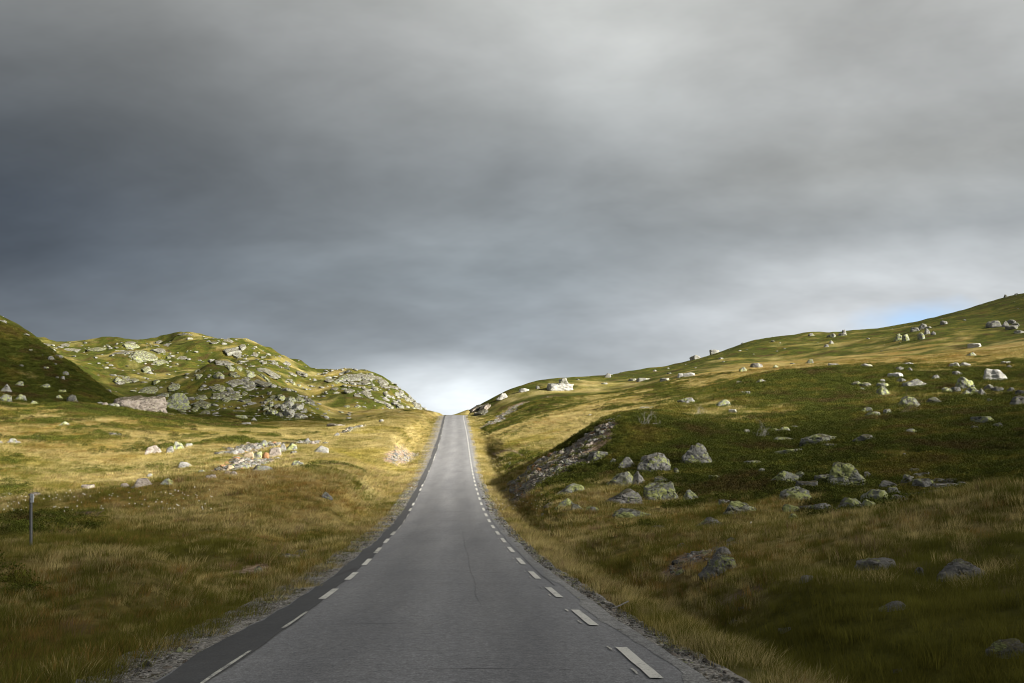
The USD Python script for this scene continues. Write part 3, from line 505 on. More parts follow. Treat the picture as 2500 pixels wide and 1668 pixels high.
def cloud_mesh(alt, res, seed, sigma):
    """A bank of broken stratus over the sun's path to this valley; its thickness thins out where sunshine reaches the ground."""
    a = np.array(SHADE)
    f = RBFInterpolator(np.arcsinh(a[:, :2] / 40.0), np.log(np.clip(a[:, 2], .03, 2)), kernel="linear", smoothing=.02, neighbors=16)
    gx, gy = np.meshgrid(np.arange(-190, 240, res), np.arange(-60, 470, res), indexing="ij")
    tau = -f(np.arcsinh(np.column_stack([gx.ravel(), gy.ravel()]) / 40.0)).reshape(gx.shape)
    from scipy.ndimage import gaussian_filter
    tau = gaussian_filter(tau, 1.6)
    n = meshkit.fbm(np.stack([gx / 22, gy / 22, 0 * gx + seed], -1), 4, seed) - .5
    tau = tau + n * .5 * np.clip(tau + .3, 0, 1)
    t = np.maximum(tau, 0) * SUN[2] / sigma
    edge = np.minimum(np.minimum(gx + 190, 240 - gx), np.minimum(gy + 60, 470 - gy))
    t = t * np.clip(edge / 20.0, 0, 1)
    off = SUN / SUN[2] * alt
    lump = 5 * (meshkit.fbm(np.stack([gx / 60, gy / 60, 0 * gx + 5], -1), 3, 8) - .5)
    nx, ny = gx.shape
    top = np.column_stack([gx.ravel() + off[0], gy.ravel() + off[1], (alt + lump + t * .6 + .01).ravel()])
    bot = np.column_stack([gx.ravel() + off[0], gy.ravel() + off[1], (alt + lump - t * .4 - .01).ravel()])
    fc = grid_faces(nx, ny)
    fc = fc[(t.ravel() > .12)[fc].any(1)]
    v = np.vstack([top, bot]); m = len(top)
    raw = np.vstack([fc[:, [0, 1]], fc[:, [1, 2]], fc[:, [2, 0]]])
    uq, inv, cnt = np.unique(np.sort(raw, 1), axis=0, return_inverse=True, return_counts=True)
    rim = raw[cnt[inv.ravel()] == 1]
    side = np.vstack([np.column_stack([rim[:, 1], rim[:, 0], rim[:, 0] + m]), np.column_stack([rim[:, 1], rim[:, 0] + m, rim[:, 1] + m])])
    tm = trimesh.Trimesh(v, np.vstack([fc, fc[:, ::-1] + m, side]), process=False)
    tm.remove_unreferenced_vertices()
    if tm.volume < 0:
        tm.invert()
    return tm
SIGMA = .12
M_CLOUD = usdkit.material(stage, "/World/Looks/cloud_look", {"v": ("principled_volume", {"color": (.97, .97, .98), "density": SIGMA, "anisotropy": .3})}, volume="v.volume")
c = usdkit.mesh(stage, "/World/cloud", cloud_mesh(150.0, 4.0, 50, SIGMA), M_CLOUD, smooth=True)
tag(c, "bank of broken grey stratus cloud that shades the road and the slopes", "cloud", kind="stuff")
# ------------------------------------------------------------------ rocks
def rock_material(path, dark, mid, light, lichen, moss=.5, lich=.5, spots=.5):
    """Granite with yellow-green map lichen, black lichen spots and dark crusts on the upper side."""
    nodes = {
        "geo": ("geometry", {}),
        "n": ("noise_texture", {"scale": 1.6, "detail": 8.0, "roughness": .68}), "r": ("rgb_ramp", {"ramp": [(.28, dark), (.48, mid), (.70, light)]}),
        "g": ("noise_texture", {"scale": 45.0, "detail": 3.0, "roughness": .7}), "gr": ("map_range", {"from_min": .3, "from_max": .7, "to_min": .72, "to_max": 1.28}), "gv": ("combine_xyz", {}),
        "gm": ("mix_color", {"blend_type": "multiply", "fac": 1.0, "use_clamp": False}),
        "l": ("noise_texture", {"scale": 2.1, "detail": 8.0, "roughness": .74, "distortion": .4}), "lr": ("map_range", {"range_type": "smoothstep", "from_min": .62 - .2 * lich, "from_max": .655 - .2 * lich, "to_min": 0.0, "to_max": .85, "clamp": True}),
        "lm": ("mix_color", {"b": lichen}),
        "s": ("noise_texture", {"scale": 3.4, "detail": 7.0, "roughness": .80, "distortion": .2}), "sr": ("map_range", {"range_type": "smoothstep", "from_min": .655 - .2 * spots, "from_max": .69 - .2 * spots, "to_min": 0.0, "to_max": .88, "clamp": True}),
        "sm": ("mix_color", {"b": (.028, .027, .025)}),
        "sn": ("separate_xyz", {}), "mn": ("noise_texture", {"scale": 1.9, "detail": 6.0, "roughness": .7}), "ma": ("math", {"math_type": "multiply_add", "value2": .55}), "mr": ("map_range", {"range_type": "smoothstep", "from_min": .98 - .18 * moss, "from_max": 1.10 - .18 * moss, "to_min": 0.0, "to_max": .8, "clamp": True}),
        "mm": ("mix_color", {"b": (.055, .045, .020)}), "mh": ("math", {"math_type": "multiply", "value2": 1.0}),
        "bn": ("noise_texture", {"scale": 3.0, "detail": 10.0, "roughness": .78}), "bump": ("bump", {"strength": .9, "distance": .16}), "p": ("principled_bsdf", {"roughness": .9, "specular_ior_level": .2}),
    }
    links = [("geo.position", f"{k}.vector") for k in ("n", "g", "l", "s", "mn", "bn")] + [
        ("n.fac", "r.fac"), ("g.fac", "gr.value"), ("gr.result", "gv.x"), ("gr.result", "gv.y"), ("gr.result", "gv.z"), ("r.color", "gm.a"), ("gv.vector", "gm.b"), ("l.fac", "lr.value"), ("lr.result", "lm.fac"), ("gm.result", "lm.a"),
        ("s.fac", "sr.value"), ("sr.result", "sm.fac"), ("lm.result", "sm.a"), ("geo.normal", "sn.vector"), ("mn.fac", "ma.value3"), ("sn.z", "ma.value1"), ("ma.value", "mr.value"), ("mr.result", "mm.fac"), ("sm.result", "mm.a"),
        ("mm.result", "p.base_color"), ("bn.fac", "bump.height"), ("bump.normal", "p.normal")]
    return usdkit.material(stage, path, nodes, links, surface="p.BSDF")
ROCK = {
    "g": rock_material("/World/Looks/lichen_granite", (.085, .085, .08), (.175, .175, .165), (.29, .285, .27), (.30, .33, .115), .5, .50, .64),
    "y": rock_material("/World/Looks/green_lichen_granite", (.10, .10, .09), (.185, .19, .165), (.28, .28, .245), (.33, .36, .125), .35, .62, .56),
    "p": rock_material("/World/Looks/pale_granite", (.13, .128, .12), (.225, .22, .205), (.33, .322, .30), (.33, .35, .19), .25, .40, .42),
    "k": rock_material("/World/Looks/pink_granite", (.14, .118, .10), (.245, .21, .18), (.35, .31, .275), (.28, .28, .18), .60, .25, .52),
    "o": rock_material("/World/Looks/rusty_granite", (.15, .075, .035), (.24, .125, .058), (.31, .19, .11), (.40, .30, .15), .0, .1, .25),
    "c": rock_material("/World/Looks/cream_granite", (.19, .145, .09), (.29, .23, .15), (.36, .30, .22), (.32, .32, .19), .0, .15, .25),
    "d": rock_material("/World/Looks/dark_rock", (.055, .054, .05), (.10, .10, .095), (.18, .175, .165), (.20, .21, .10), .4, .4, .6),
    "w": rock_material("/World/Looks/white_granite", (.22, .215, .20), (.34, .333, .312), (.46, .452, .43), (.44, .45, .30), .15, .25, .30),
    "h": rock_material("/World/Looks/hill_granite", (.11, .11, .10), (.205, .202, .186), (.31, .305, .283), (.25, .265, .135), .45, .45, .45),
    "n": rock_material("/World/Looks/plain_granite", (.10, .10, .095), (.18, .175, .165), (.28, .27, .255), (.25, .27, .12), .35, .30, .48),
}
_ico = {n: trimesh.creation.icosphere(n) for n in (1, 2, 3, 4, 5)}
def rock_shape(kind, seed, sub, rough=1.0):
    """A boulder about one unit in radius: rounded facets, broken edges, a rough skin."""
    g = np.random.default_rng(seed)
    d = np.array(_ico[sub].vertices)
    N, Hh = [], []
    def plane(az, el, h):
        N.append((math.cos(az) * math.cos(el), math.sin(az) * math.cos(el), math.sin(el))); Hh.append(h)
    sharp = 12
    if kind == "r":
        for _ in range(17): plane(g.uniform(0, 6.28), g.uniform(-.5, 1.5), g.uniform(.74, 1.0))
        sharp = 30
    elif kind == "b":
        a0 = g.uniform(-.3, .3)
        for q in range(4): plane(a0 + q * 1.571 + g.normal(0, .14), g.normal(.08, .10), g.uniform(.80, .98) * (1.0 if q % 2 == 0 else .9))
        plane(g.uniform(0, 6.28), 1.57 + g.normal(0, .12), .80)
        for _ in range(5): plane(g.uniform(0, 6.28), g.uniform(.3, 1.0), g.uniform(.92, 1.12))
        sharp = 26
    elif kind == "t":
        a0 = g.uniform(0, 6.28)
        n = int(g.integers(4, 7))
        for q in range(n): plane(a0 + q * 6.283 / n + g.normal(0, .3), g.uniform(.35, .8), g.uniform(.60, .82))
        for _ in range(6): plane(g.uniform(0, 6.28), g.uniform(-.3, .3), g.uniform(.9, 1.05))
        sharp = 18
    elif kind == "s":
        for _ in range(7): plane(g.uniform(0, 6.28), g.uniform(-.1, .35), g.uniform(.82, 1.0))
        plane(g.uniform(0, 6.28), 1.57 - abs(g.normal(0, .22)), .72); plane(g.uniform(0, 6.28), 1.2, .85)
        sharp = 20
    elif kind == "l":            # slope that rises to one side
        plane(math.pi + g.normal(0, .3), g.uniform(.6, .9), .70); plane(math.pi + .8, .5, .85); plane(0, .15, .9); plane(g.uniform(0, 6.28), 1.3, .86); plane(1.6, .2, .85); plane(-1.5, .35, .8); plane(0.3, .8, .95)
        for _ in range(4): plane(g.uniform(0, 6.28), g.uniform(.1, .8), g.uniform(.9, 1.05))
        sharp = 18
    elif kind == "f":            # slope that falls to the right
        plane(g.normal(0, .3), g.uniform(.55, .85), .70); plane(-.7, .5, .85); plane(math.pi, .3, .88); plane(g.uniform(0, 6.28), 1.3, .86); plane(1.6, .2, .85); plane(-1.5, .35, .8)
        for _ in range(4): plane(g.uniform(0, 6.28), g.uniform(.1, .8), g.uniform(.9, 1.05))
        sharp = 18
    plane(0, -1.57, .95)
    N, Hh = np.array(N), np.array(Hh)
    q = np.maximum(d @ N.T, 1e-6) / Hh
    r = np.minimum((q ** sharp).sum(1) ** (-1.0 / sharp), 1.25)
    o = g.uniform(0, 50, 3)
    r = r * (1 + rough * .36 * (meshkit.fbm(d * 1.9 + o, 3, seed % 97) - .5) + rough * .16 * (meshkit.fbm(d * 5.0 + o, 3, seed % 89) - .5))
    if sub >= 3:                 # a few cracks
        c = np.abs(meshkit.fbm(d * 1.3 + o[::-1], 2, seed % 83) - .5)
        r = r - .07 * np.exp(-(c / .012) ** 2) * (g.random() < .6)
        r = r + .035 * (meshkit.fbm(d * 13 + o, 2, seed % 71) - .5)
    return d * r[:, None]

rock_foot = []                   # x, y, radius: no plants grow inside the rocks
_seed = [100]
def rock_at(x, y, w, dep, top, kind, look, name, label, cat="boulder", group=None, sink=.25, sub=None, parent=None, pxw=20, rough=1.0):
    _seed[0] += 1
    sub = sub or (5 if pxw > 30 else 4 if pxw > 17 else 3 if pxw > 7 else 2)
    v = rock_shape(kind, _seed[0], sub, rough)
    v = v / np.abs(v[:, :2]).max(0).mean()
    v[:, 2] /= v[:, 2].max()
    base = float(height(x, y))
    hgt = max(top - base, .12 * w)
    zc = base + (.10 - sink * .4) * hgt
    az = math.atan2(x, y)
    v = v * [w / 2, dep / 2, 1]
    v[:, 2] = np.where(v[:, 2] > 0, v[:, 2] * (base + hgt - zc), v[:, 2] * max(hgt * .5, .35 * dep))
    ca, sa = math.cos(-az), math.sin(-az)
    px, py = v[:, 0] * ca - v[:, 1] * sa, v[:, 0] * sa + v[:, 1] * ca
    v = np.column_stack([px, py, v[:, 2] + zc - base])
    path = numbered(f"/World/{name}" if parent is None else f"{parent}/{name}")
    m = usdkit.mesh(stage, path, (v, np.array(_ico[sub].faces)), ROCK[look], smooth=40 if kind in "btslf" else 60)
    UsdGeom.Xformable(m).AddTranslateOp().Set((float(x), float(y), base))
    if label:
        tag(m, label, cat, group)
    rock_foot.append((x, y, max(w, dep) * .42))
    return m
def rock_px(x0, x1, y0, y1, kind, look, label, group=None, name="boulder", cat="boulder", deep=.75, sink=.25, shift=0.0, rough=1.0):
    xc = (x0 + x1) / 2
    x, y = spot(xc, y1 - .12 * (y1 - y0))
    dist = math.hypot(x, y)
    w = (x1 - x0) / F * y * 1.2
    dep = max(w * deep, (y1 - y0) / F * y * .8)
    f = (dist + dep * .34 + shift) / dist
    x, y = x * f, y * f
    t, e = pix_dir(xc, y0)
    return rock_at(x, y, w, dep, CAM_Z + e * y, kind, look, name, label, cat, group, sink, pxw=(x1 - x0) * .41, rough=rough)

ROCKS = """
# boulder field and hummock on the right
1437 1487 1101 1127 b g|angular grey boulder streaked with pale lichen on the left flank of the heather hummock
1487 1506 1119 1134 l y|little pale stone just right of the streaked boulder on the hummock
1510 1551 1115 1144 t g|dark pointed boulder standing left of the big lumpy one on the hummock
1553 1645 1104 1156 r g|big lumpy grey boulder with brown moss crust in the middle of the hummock slope
1669 1747 1081 1141 t g|tall grey boulder with bulging front at the top right of the hummock slope
1487 1553 1151 1191 r y|large smooth round boulder with yellow lichen on its right half
1540 1577 1150 1188 t n|upright brown-crusted boulder wedged behind the smooth round one
1572 1653 1175 1229 b y|big block with bright yellow-green lichen, right half of the split pair
1484 1572 1193 1235 l n|bare grey sloping slab, left half of the split pair
1598 1632 1163 1182 s g|low mossy rock just above the lichen-bright block
1661 1712 1195 1225 t y|pointed yellow-lichened boulder alone to the right of the split pair
1500 1581 1240 1266 r y|low oval dome of pale lichen rock in the grass below the split pair
1694 1774 1262 1291 t g|wide triangular boulder nearest the ball-topped peg on its left
1645 1657 1142 1163 b d|thin dark standing stone in the heather
1729 1758 1160 1171 s y|small flat pale stone among heather above the triangular boulders
1588 1626 1283 1296 s g|half-buried flat stone in grass below the oval dome
1751 1783 1219 1236 s g|small black-spotted stone left of the long tent-shaped boulder
1357 1405 1216 1242 t y|tent-shaped lichen boulder at the foot of the stony bank
1393 1424 1229 1247 f y|smaller boulder leaning on the right side of the tent-shaped one
1431 1460 1235 1252 r g|small rounded speckled boulder right of the leaning pair
1367 1431 1180 1205 l y|mossy slab with a yellow top at the lower end of the stony bank
1320 1334 1252 1260 r n|small rounded pale stone beside the ditch below the stony bank
1329 1356 1227 1239 l k|long reddish slab lying in the grass below the stony bank
1768 1853 1222 1257 f y|long tent-shaped boulder sloping down to the right above the peg
1913 1983 1187 1228 r y|fat egg-shaped boulder with yellow right end in the boulder field
1889 1951 1149 1185 r y|broad humped boulder lying behind the egg-shaped one
1937 1972 1150 1174 t y|small cone-shaped lichen boulder touching the broad humped one
1947 1998 1173 1200 b d|dark angular boulder just above and right of the egg-shaped one
2022 2118 1127 1193 f y|largest boulder of the field, a saddle shape sloping down to the right
1988 2036 1157 1179 s g|flat mossy rock left of the saddle-shaped boulder
2047 2108 1214 1250 r g|big bare-sided round boulder at the edge of the dark grass bank
2100 2144 1219 1249 r y|speckled yellow boulder leaning right of the bare-sided round one
2103 2174 1194 1233 r y|large black-and-yellow speckled boulder behind the bare-sided round one
1914 1954 1231 1253 s g|small black-speckled boulder below the egg-shaped one
1953 1984 1232 1245 s g|flat speckled stone in the row below the egg-shaped boulder
1985 2031 1228 1247 r g|dark speckled boulder at the right of the low row
2028 2050 1241 1251 r g|last small stone of the low row, next to the bare-sided boulder
1963 2040 1058 1090 r y|broad layered boulder with pale front higher up the heather slope
2012 2048 1082 1095 s g|flat stone at the lower right foot of the layered boulder
1893 1960 1096 1115 s y|long flat boulder with a heather fringe below the dead twigs
1894 1943 1066 1080 s y|thin flat slab of lichen rock behind the dead twigs
1880 1904 1045 1058 r y|leftmost small cream boulder of the trio high on the slope
1902 1931 1042 1059 r y|middle boulder of the trio high on the slope
1927 1951 1039 1051 r g|rightmost boulder of the trio high on the slope
2084 2142 1060 1083 r g|dark-ended hump of rock in the heather right of the layered boulder
1820 1860 1123 1139 s y|flat stone at the edge of the dark shrub patch
1848 1877 1143 1158 t y|small jagged stone left of the broad humped boulder
1808 1831 1047 1058 l p|small white stone at the top left end of the dead twigs
1925 1950 1254 1267 f y|small lichen stone in the grass right of the peg
2108 2131 1151 1169 f n|small grey stone right of the saddle-shaped boulder
2370 2426 1017 1033 s y|long flat black-and-white boulder alone on the dark slope
2364 2394 1039 1057 l d|left one of two dark stones under the long flat boulder
2425 2451 1032 1050 s d|right one of two dark stones under the long flat boulder
2197 2241 1047 1062 l y|thin pale ledge stone half sunk in the heather
2220 2243 1143 1159 b g|square grey block at the upper end of the rock heap
2233 2276 1152 1170 s g|flat-topped block behind the heap by the dark bank
2201 2233 1158 1182 r n|rounded stone at the left of the rock heap
2229 2280 1167 1193 r g|broad speckled boulder in the middle of the rock heap
2276 2309 1167 1182 r g|rounded boulder at the back of the rock heap
2304 2336 1168 1183 r d|dark hump at the right back of the rock heap
2273 2348 1179 1198 s n|long low rock along the front of the heap
2335 2357 1176 1190 r n|end stone of the heap, furthest right
2147 2196 1173 1197 f n|sloping grey boulder left of the rock heap
2165 2203 1188 1213 f g|boulder under the sloping grey one
2172 2222 1207 1230 f d|black-crusted boulder by the grass edge below the sloping ones
2213 2269 1200 1215 s g|flat crusted rock at the grass edge
2268 2322 1195 1210 s d|flat dark rock at the grass edge beneath the heap
2200 2238 1215 1230 s d|last flat dark rock sunk in the grass edge
2198 2214 1106 1121 l n|small upright stone on the bare dark slope
# second hummock and the sunny field
1655 1698 971 989 r g|rounded striped boulder in the golden field behind the hummock
1744 1785 975 997 l y|long pale boulder tilted up to the right at the edge of the second hummock
1780 1800 999 1010 b p|small pale block below the tilted long boulder
1807 1820 955 962 r g|left one of a pair of small stones on the hummock edge
1819 1832 955 963 r g|right one of a pair of small stones on the hummock edge
1845 1873 926 937 r p|pale round boulder in the orange grass strip
1799 1817 930 938 s p|small flat boulder left of the pale round one in the field
1655 1672 911 923 b w|left block of the white split boulder in the upper field
1671 1695 910 922 b w|right block of the white split boulder in the upper field
1340 1400 936 957 b w|large white slab of rock on the skyline that carries a second stone
1363 1389 923 940 r p|grey-white stone resting on top of the large white slab
1214 1240 960 977 l w|white boulder on the skyline above the road crest
1267 1292 948 958 s w|flat white boulder on the skyline left of the big slab
1307 1318 942 951 r d|small dark round stone on the skyline beside the big slab
1475 1492 911 924 l n|grey leaning boulder on the skyline of the right hill
1535 1554 924 931 s p|left low white rock of the pale row under the skyline
1557 1586 922 931 s p|long low white rock of the pale row under the skyline
1614 1636 923 931 s p|flat white rock below the split boulder
1467 1482 934 939 s p|small flat pale stone in the green belt of the field
1563 1586 993 1000 s p|flat pale stone near the top of the dark hummock
1434 1448 1011 1018 r p|small round pale stone in the golden field
1506 1525 1015 1023 s p|flat stone at the back left edge of the hummock
1477 1502 1022 1030 s p|speckled flat stone under a small heather tuft by the hummock
1583 1600 992 1000 t n|small grey stone peeping over the hummock top
2022 2045 887 895 s p|pale flat stone at the end of the orange strip
2098 2129 888 899 r p|pale humped boulder on the hummock brow below the orange grass
2200 2230 886 894 s p|flat white boulder at the edge of the orange grass
2188 2206 895 906 r n|left one of two small boulders below the flat white boulder
2213 2231 897 909 t n|right one of two small boulders below the flat white boulder
2171 2205 910 927 s w|bright white slab at the head of the boulder chain
2186 2212 922 938 r g|black-speckled boulder under the bright white slab
2205 2261 925 950 r p|broad pale boulder of the chain, dark lichen on top
2139 2176 943 968 t y|green-grey boulder with a pointed foot left of the chain
2141 2172 934 950 s y|flat rock on the back of the green-grey boulder
2146 2161 925 936 r n|small round stone above the green-grey boulder
2080 2103 931 943 r g|left boulder of the dark speckled threesome
2098 2126 933 947 r g|right boulder of the dark speckled threesome
2095 2111 945 957 t g|lowest boulder of the dark speckled threesome
2201 2247 966 999 r y|tall dome-shaped boulder like a haystack on the dark slope
2264 2298 969 989 r d|dark boulder to the right of the haystack-shaped one
2299 2328 945 963 r y|smooth pale boulder at the left of the rock fan
2333 2379 920 954 f y|cracked fan-shaped crag of pale rock
2359 2389 944 966 r y|boulder at the foot of the fan-shaped crag
2322 2347 944 963 r d|dark boulder on the left flank of the fan-shaped crag
2347 2374 953 968 t y|pointed boulder in front of the fan-shaped crag
2400 2462 899 934 f w|arched white boulder falling away to the right, largest on the right edge
2323 2347 905 920 r n|round grey boulder above the fan-shaped crag
2272 2295 915 932 l p|pale ragged boulder alone in the heather
2387 2408 948 966 t n|small grey boulder just right of the fan-shaped crag
2405 2425 938 959 r n|upright grey boulder in the row under the arched one
2421 2450 943 960 r d|round dark boulder in the row under the arched one
2455 2482 945 960 t d|last dark boulder in the row under the arched one
2463 2512 965 996 r d|big near-black boulder cut by the right edge of the photo
2483 2512 952 968 s d|flat rock on top of the near-black boulder
2097 2132 993 1012 l y|black-spotted boulder left of the yellow one below the haystack
2112 2152 1004 1019 l y|yellow-green sloping boulder below the haystack
2157 2177 998 1015 r g|boulder in dry twigs below the haystack
2442 2467 882 891 s p|flat pale boulder near the right edge under the orange grass
2452 2471 892 902 l n|grey boulder under the flat pale one near the right edge
2410 2424 973 983 r n|small single grey stone right of the dark slope
# upper slope of the right hill
1834 1859 887 899 r n|large grey boulder low on the upper hill
1968 1986 877 889 l y|pale upright boulder beside a dark bush on the upper hill
1803 1824 896 909 r y|green-grey boulder with a smaller foot stone on the upper hill
1886 1902 891 900 t y|small pale tent-shaped stone on the upper hill
1685 1712 867 879 r p|pink-white boulder on the skyline of the right hill
1731 1756 854 864 s p|flat white rock on the skyline of the right hill
1972 1986 813 822 r n|round grey boulder on the long skyline
2056 2066 805 815 r n|little upright stone on the skyline
2047 2067 813 821 s p|flat rock beneath the little upright stone
2021 2042 814 826 r g|dark-sided boulder near the skyline left of the upright stone
2023 2034 831 842 t p|small white cone of rock below the skyline
2011 2023 840 849 l n|small grey stone beside the white cone
2412 2446 783 803 r n|largest grey boulder of the high cluster near the right edge
2444 2465 783 801 t n|pointed boulder beside the largest of the high cluster
2459 2479 780 792 r n|boulder behind the pointed one of the high cluster
2470 2488 788 798 b n|blocky boulder at the right of the high cluster
2456 2485 794 807 r n|low boulder in front of the high cluster
2223 2244 800 811 b n|square block of the middle cluster on the high slope
2241 2263 790 805 l n|tallest boulder of the middle cluster on the high slope
2254 2272 802 818 t n|pointed boulder of the middle cluster on the high slope
2242 2258 811 832 r y|leaning stone beneath the middle cluster
2272 2286 809 819 r n|small round stone right of the middle cluster
2183 2204 814 834 l y|left boulder of the pair on the high slope
2202 2220 815 835 r y|right boulder of the pair on the high slope
2363 2392 839 851 b w|flat-topped white block at the top of the orange strip
2360 2385 861 871 r y|yellow flat boulder inside the orange strip
2477 2498 807 816 s p|white flat rock at the right edge above the orange strip
2296 2314 783 794 r n|single grey boulder high on the dark slope
2315 2345 885 898 r p|left one of two pale humps at the lower edge of the orange grass
2341 2369 884 896 r p|right one of two pale humps at the lower edge of the orange grass
2450 2460 719 728 r d|dark stone on the skyline near the right edge
# dark hill at the left edge
-4 28 961 984 l y|pale sloping boulder cut by the left edge of the photo
2 29 937 962 t n|grey craggy rock above the sloping boulder at the left edge
37 63 963 981 l y|light boulder at the foot of the dark hill, second from the left
72 94 978 989 t y|small tent-shaped stone on the meadow brow under the dark hill
160 190 963 988 r d|dark round outcrop at the foot of the dark hill
137 154 964 976 t y|pale pointed stone left of the dark round outcrop
152 167 906 920 r n|round grey boulder half way up the dark hill
148 158 918 930 r n|smaller stone just under the round grey boulder on the dark hill
99 122 937 949 l y|pale long stone in the middle of the dark hill
145 159 951 961 s y|flat pale stone low on the dark hill
39 57 930 944 l y|pale slanting stone low on the left of the dark hill
107 118 895 904 s y|small pale stone high on the dark hill
236 252 981 990 r n|leftmost of three round stones on the meadow brow
250 266 982 995 r k|middle one of three round stones on the meadow brow
272 292 984 998 r p|rightmost of three round stones on the meadow brow, by the huge boulder
288 399 964 1009 b k|huge pinkish boulder with a sharp dark left end on the meadow brow
394 464 960 1004 l y|huge green-grey wedge of rock right of the pinkish boulder
# meadow on the left
15 48 1070 1085 t n|grey tent-shaped boulder in the orange grass at far left
-6 7 1074 1087 r g|grey boulder touching the left edge of the photo
145 171 1028 1042 t y|lone lichen boulder in a grass tussock on the upper meadow
82 95 1063 1072 l n|small grey stone on the left meadow
268 293 1056 1065 s n|flat stone in a dark tuft on the upper meadow
353 400 1087 1112 f k|long tan boulder with dark left end on the meadow
406 428 1089 1109 f n|tilted grey boulder left of the greenish one on the meadow
422 452 1078 1101 f y|greenish slanted boulder on the meadow
450 469 1082 1095 r p|white stone to the right of the greenish slanted boulder
434 466 1126 1144 f n|smooth grey boulder on the meadow left of the stream bed
202 232 1182 1194 s k|pale pink boulder in the grass at the meadow foot
293 319 1179 1193 f k|cream speckled boulder at the meadow foot
328 377 1167 1190 f k|big tan boulder at the meadow foot
388 425 1167 1187 t y|triangular boulder of bright green lichen at the meadow foot
322 337 1186 1193 r k|small tan stone touching the big tan boulder
358 371 1156 1167 r n|small round stone above the big tan boulder
47 68 1201 1210 r c|cream rounded stone left of the signpost top
71 102 1201 1213 r k|tan stone right behind the signpost top
4 25 1203 1213 r k|pinkish stone nearest the left edge in the stream line
505 528 1158 1170 r k|pinkish stone at the lower left of the stream bed
484 501 1147 1157 r n|grey stone left of the stream bed
617 672 1135 1154 f n|broad smooth grey boulder at the right foot of the stream bed
710 734 1124 1142 r y|left half of the split lichen boulder on the brown mound
727 746 1128 1142 f y|right half of the split lichen boulder on the brown mound
765 802 1088 1110 l p|white-faced boulder on the green bank right of the stream bed
782 811 1200 1220 t d|small near-black pointed stone alone on the brown mound
797 844 1033 1044 s k|long flat slab at the edge of the reed bed
590 612 1031 1040 s n|pale slab on the meadow edge before the reeds
575 602 1013 1026 b y|square two-toned boulder in the green under the left hill
814 830 1056 1067 l n|grey flat stones at the head of the stream
924 938 1023 1033 r n|grey round stone on the brow left of the golden mound
# stream bed stones
594 620 1102 1124 b c|large cream square stone in the middle of the stream bed
616 639 1102 1122 r y|green-grey stone right of the cream square one
641 657 1104 1122 r o|rusty orange stone in the stream bed
656 688 1091 1119 b k|largest tan block in the stream bed
555 580 1099 1113 r n|rounded grey stone at the left rim of the stream bed
576 595 1094 1109 r n|grey stone behind the left rim of the stream bed
594 615 1088 1104 t n|pointed grey stone behind the cream square one
636 653 1074 1092 l y|tilted greenish stone sticking up behind the stream bed
680 701 1083 1107 r n|upright grey stone right of the largest tan block
698 726 1082 1103 l y|broad grey-green stone at the right of the stream bed
740 757 1069 1084 l n|grey stone at the upper end of the stream bed
755 772 1076 1090 r k|pink stone at the upper end of the stream bed
567 609 1132 1147 s g|flat crusted slab at the foot of the stream bed
552 578 1136 1152 f c|cream slab at the lower left of the stream bed
546 566 1149 1162 r c|cream rounded stone at the outlet of the stream bed
561 580 1149 1164 r k|tan rounded stone at the outlet of the stream bed
706 724 1100 1112 r n|grey stone at the right rim of the stream bed
# near slope on the right
1717 1805 1353 1408 l g|grey slab with black lichen spots propped on the near right slope
1738 1786 1334 1366 l n|mossy slab above the black-spotted one
1775 1797 1311 1324 l p|pale stone at the top of the eroded scar
1741 1757 1338 1353 t n|grey stone in the middle of the eroded scar
1771 1787 1325 1337 r p|white stone under the overhanging turf
1716 1736 1361 1373 r k|pinkish stone left of the black-spotted slab
1650 1675 1325 1339 l n|dark rounded stone at the left end of the eroded scar
1651 1672 1388 1404 l n|slate-grey stone at the foot of the eroded scar
1954 1985 1404 1425 r n|dark rounded stone in the near slope grass
1799 1814 1410 1419 s n|little flat stone below the black-spotted slab
1804 1817 1481 1491 s n|little pale stone low on the near slope
1783 1799 1511 1524 l n|little blue-grey stone low on the near slope
1903 1933 1530 1548 s n|speckled stone in the grass near the bottom
2101 2178 1361 1397 r n|smooth oval boulder in a hollow under turf
2298 2412 1366 1424 f n|large pale-topped boulder half buried in the near slope
2156 2216 1466 1496 l n|grey boulder sunk in grass below the oval one
2230 2255 1384 1410 l n|small stone between the oval and the pale-topped boulders
2422 2512 1562 1616 r g|mottled boulder in the bottom right corner
2181 2202 1632 1646 r n|small pale stone at the bottom edge of the photo
619 647 1382 1406 f n|grey rock where the left ditch meets the verge
1196 1206 1366 1372 r n|
1157 1164 1006 1013 r k|small brown stone on the road crest
"""
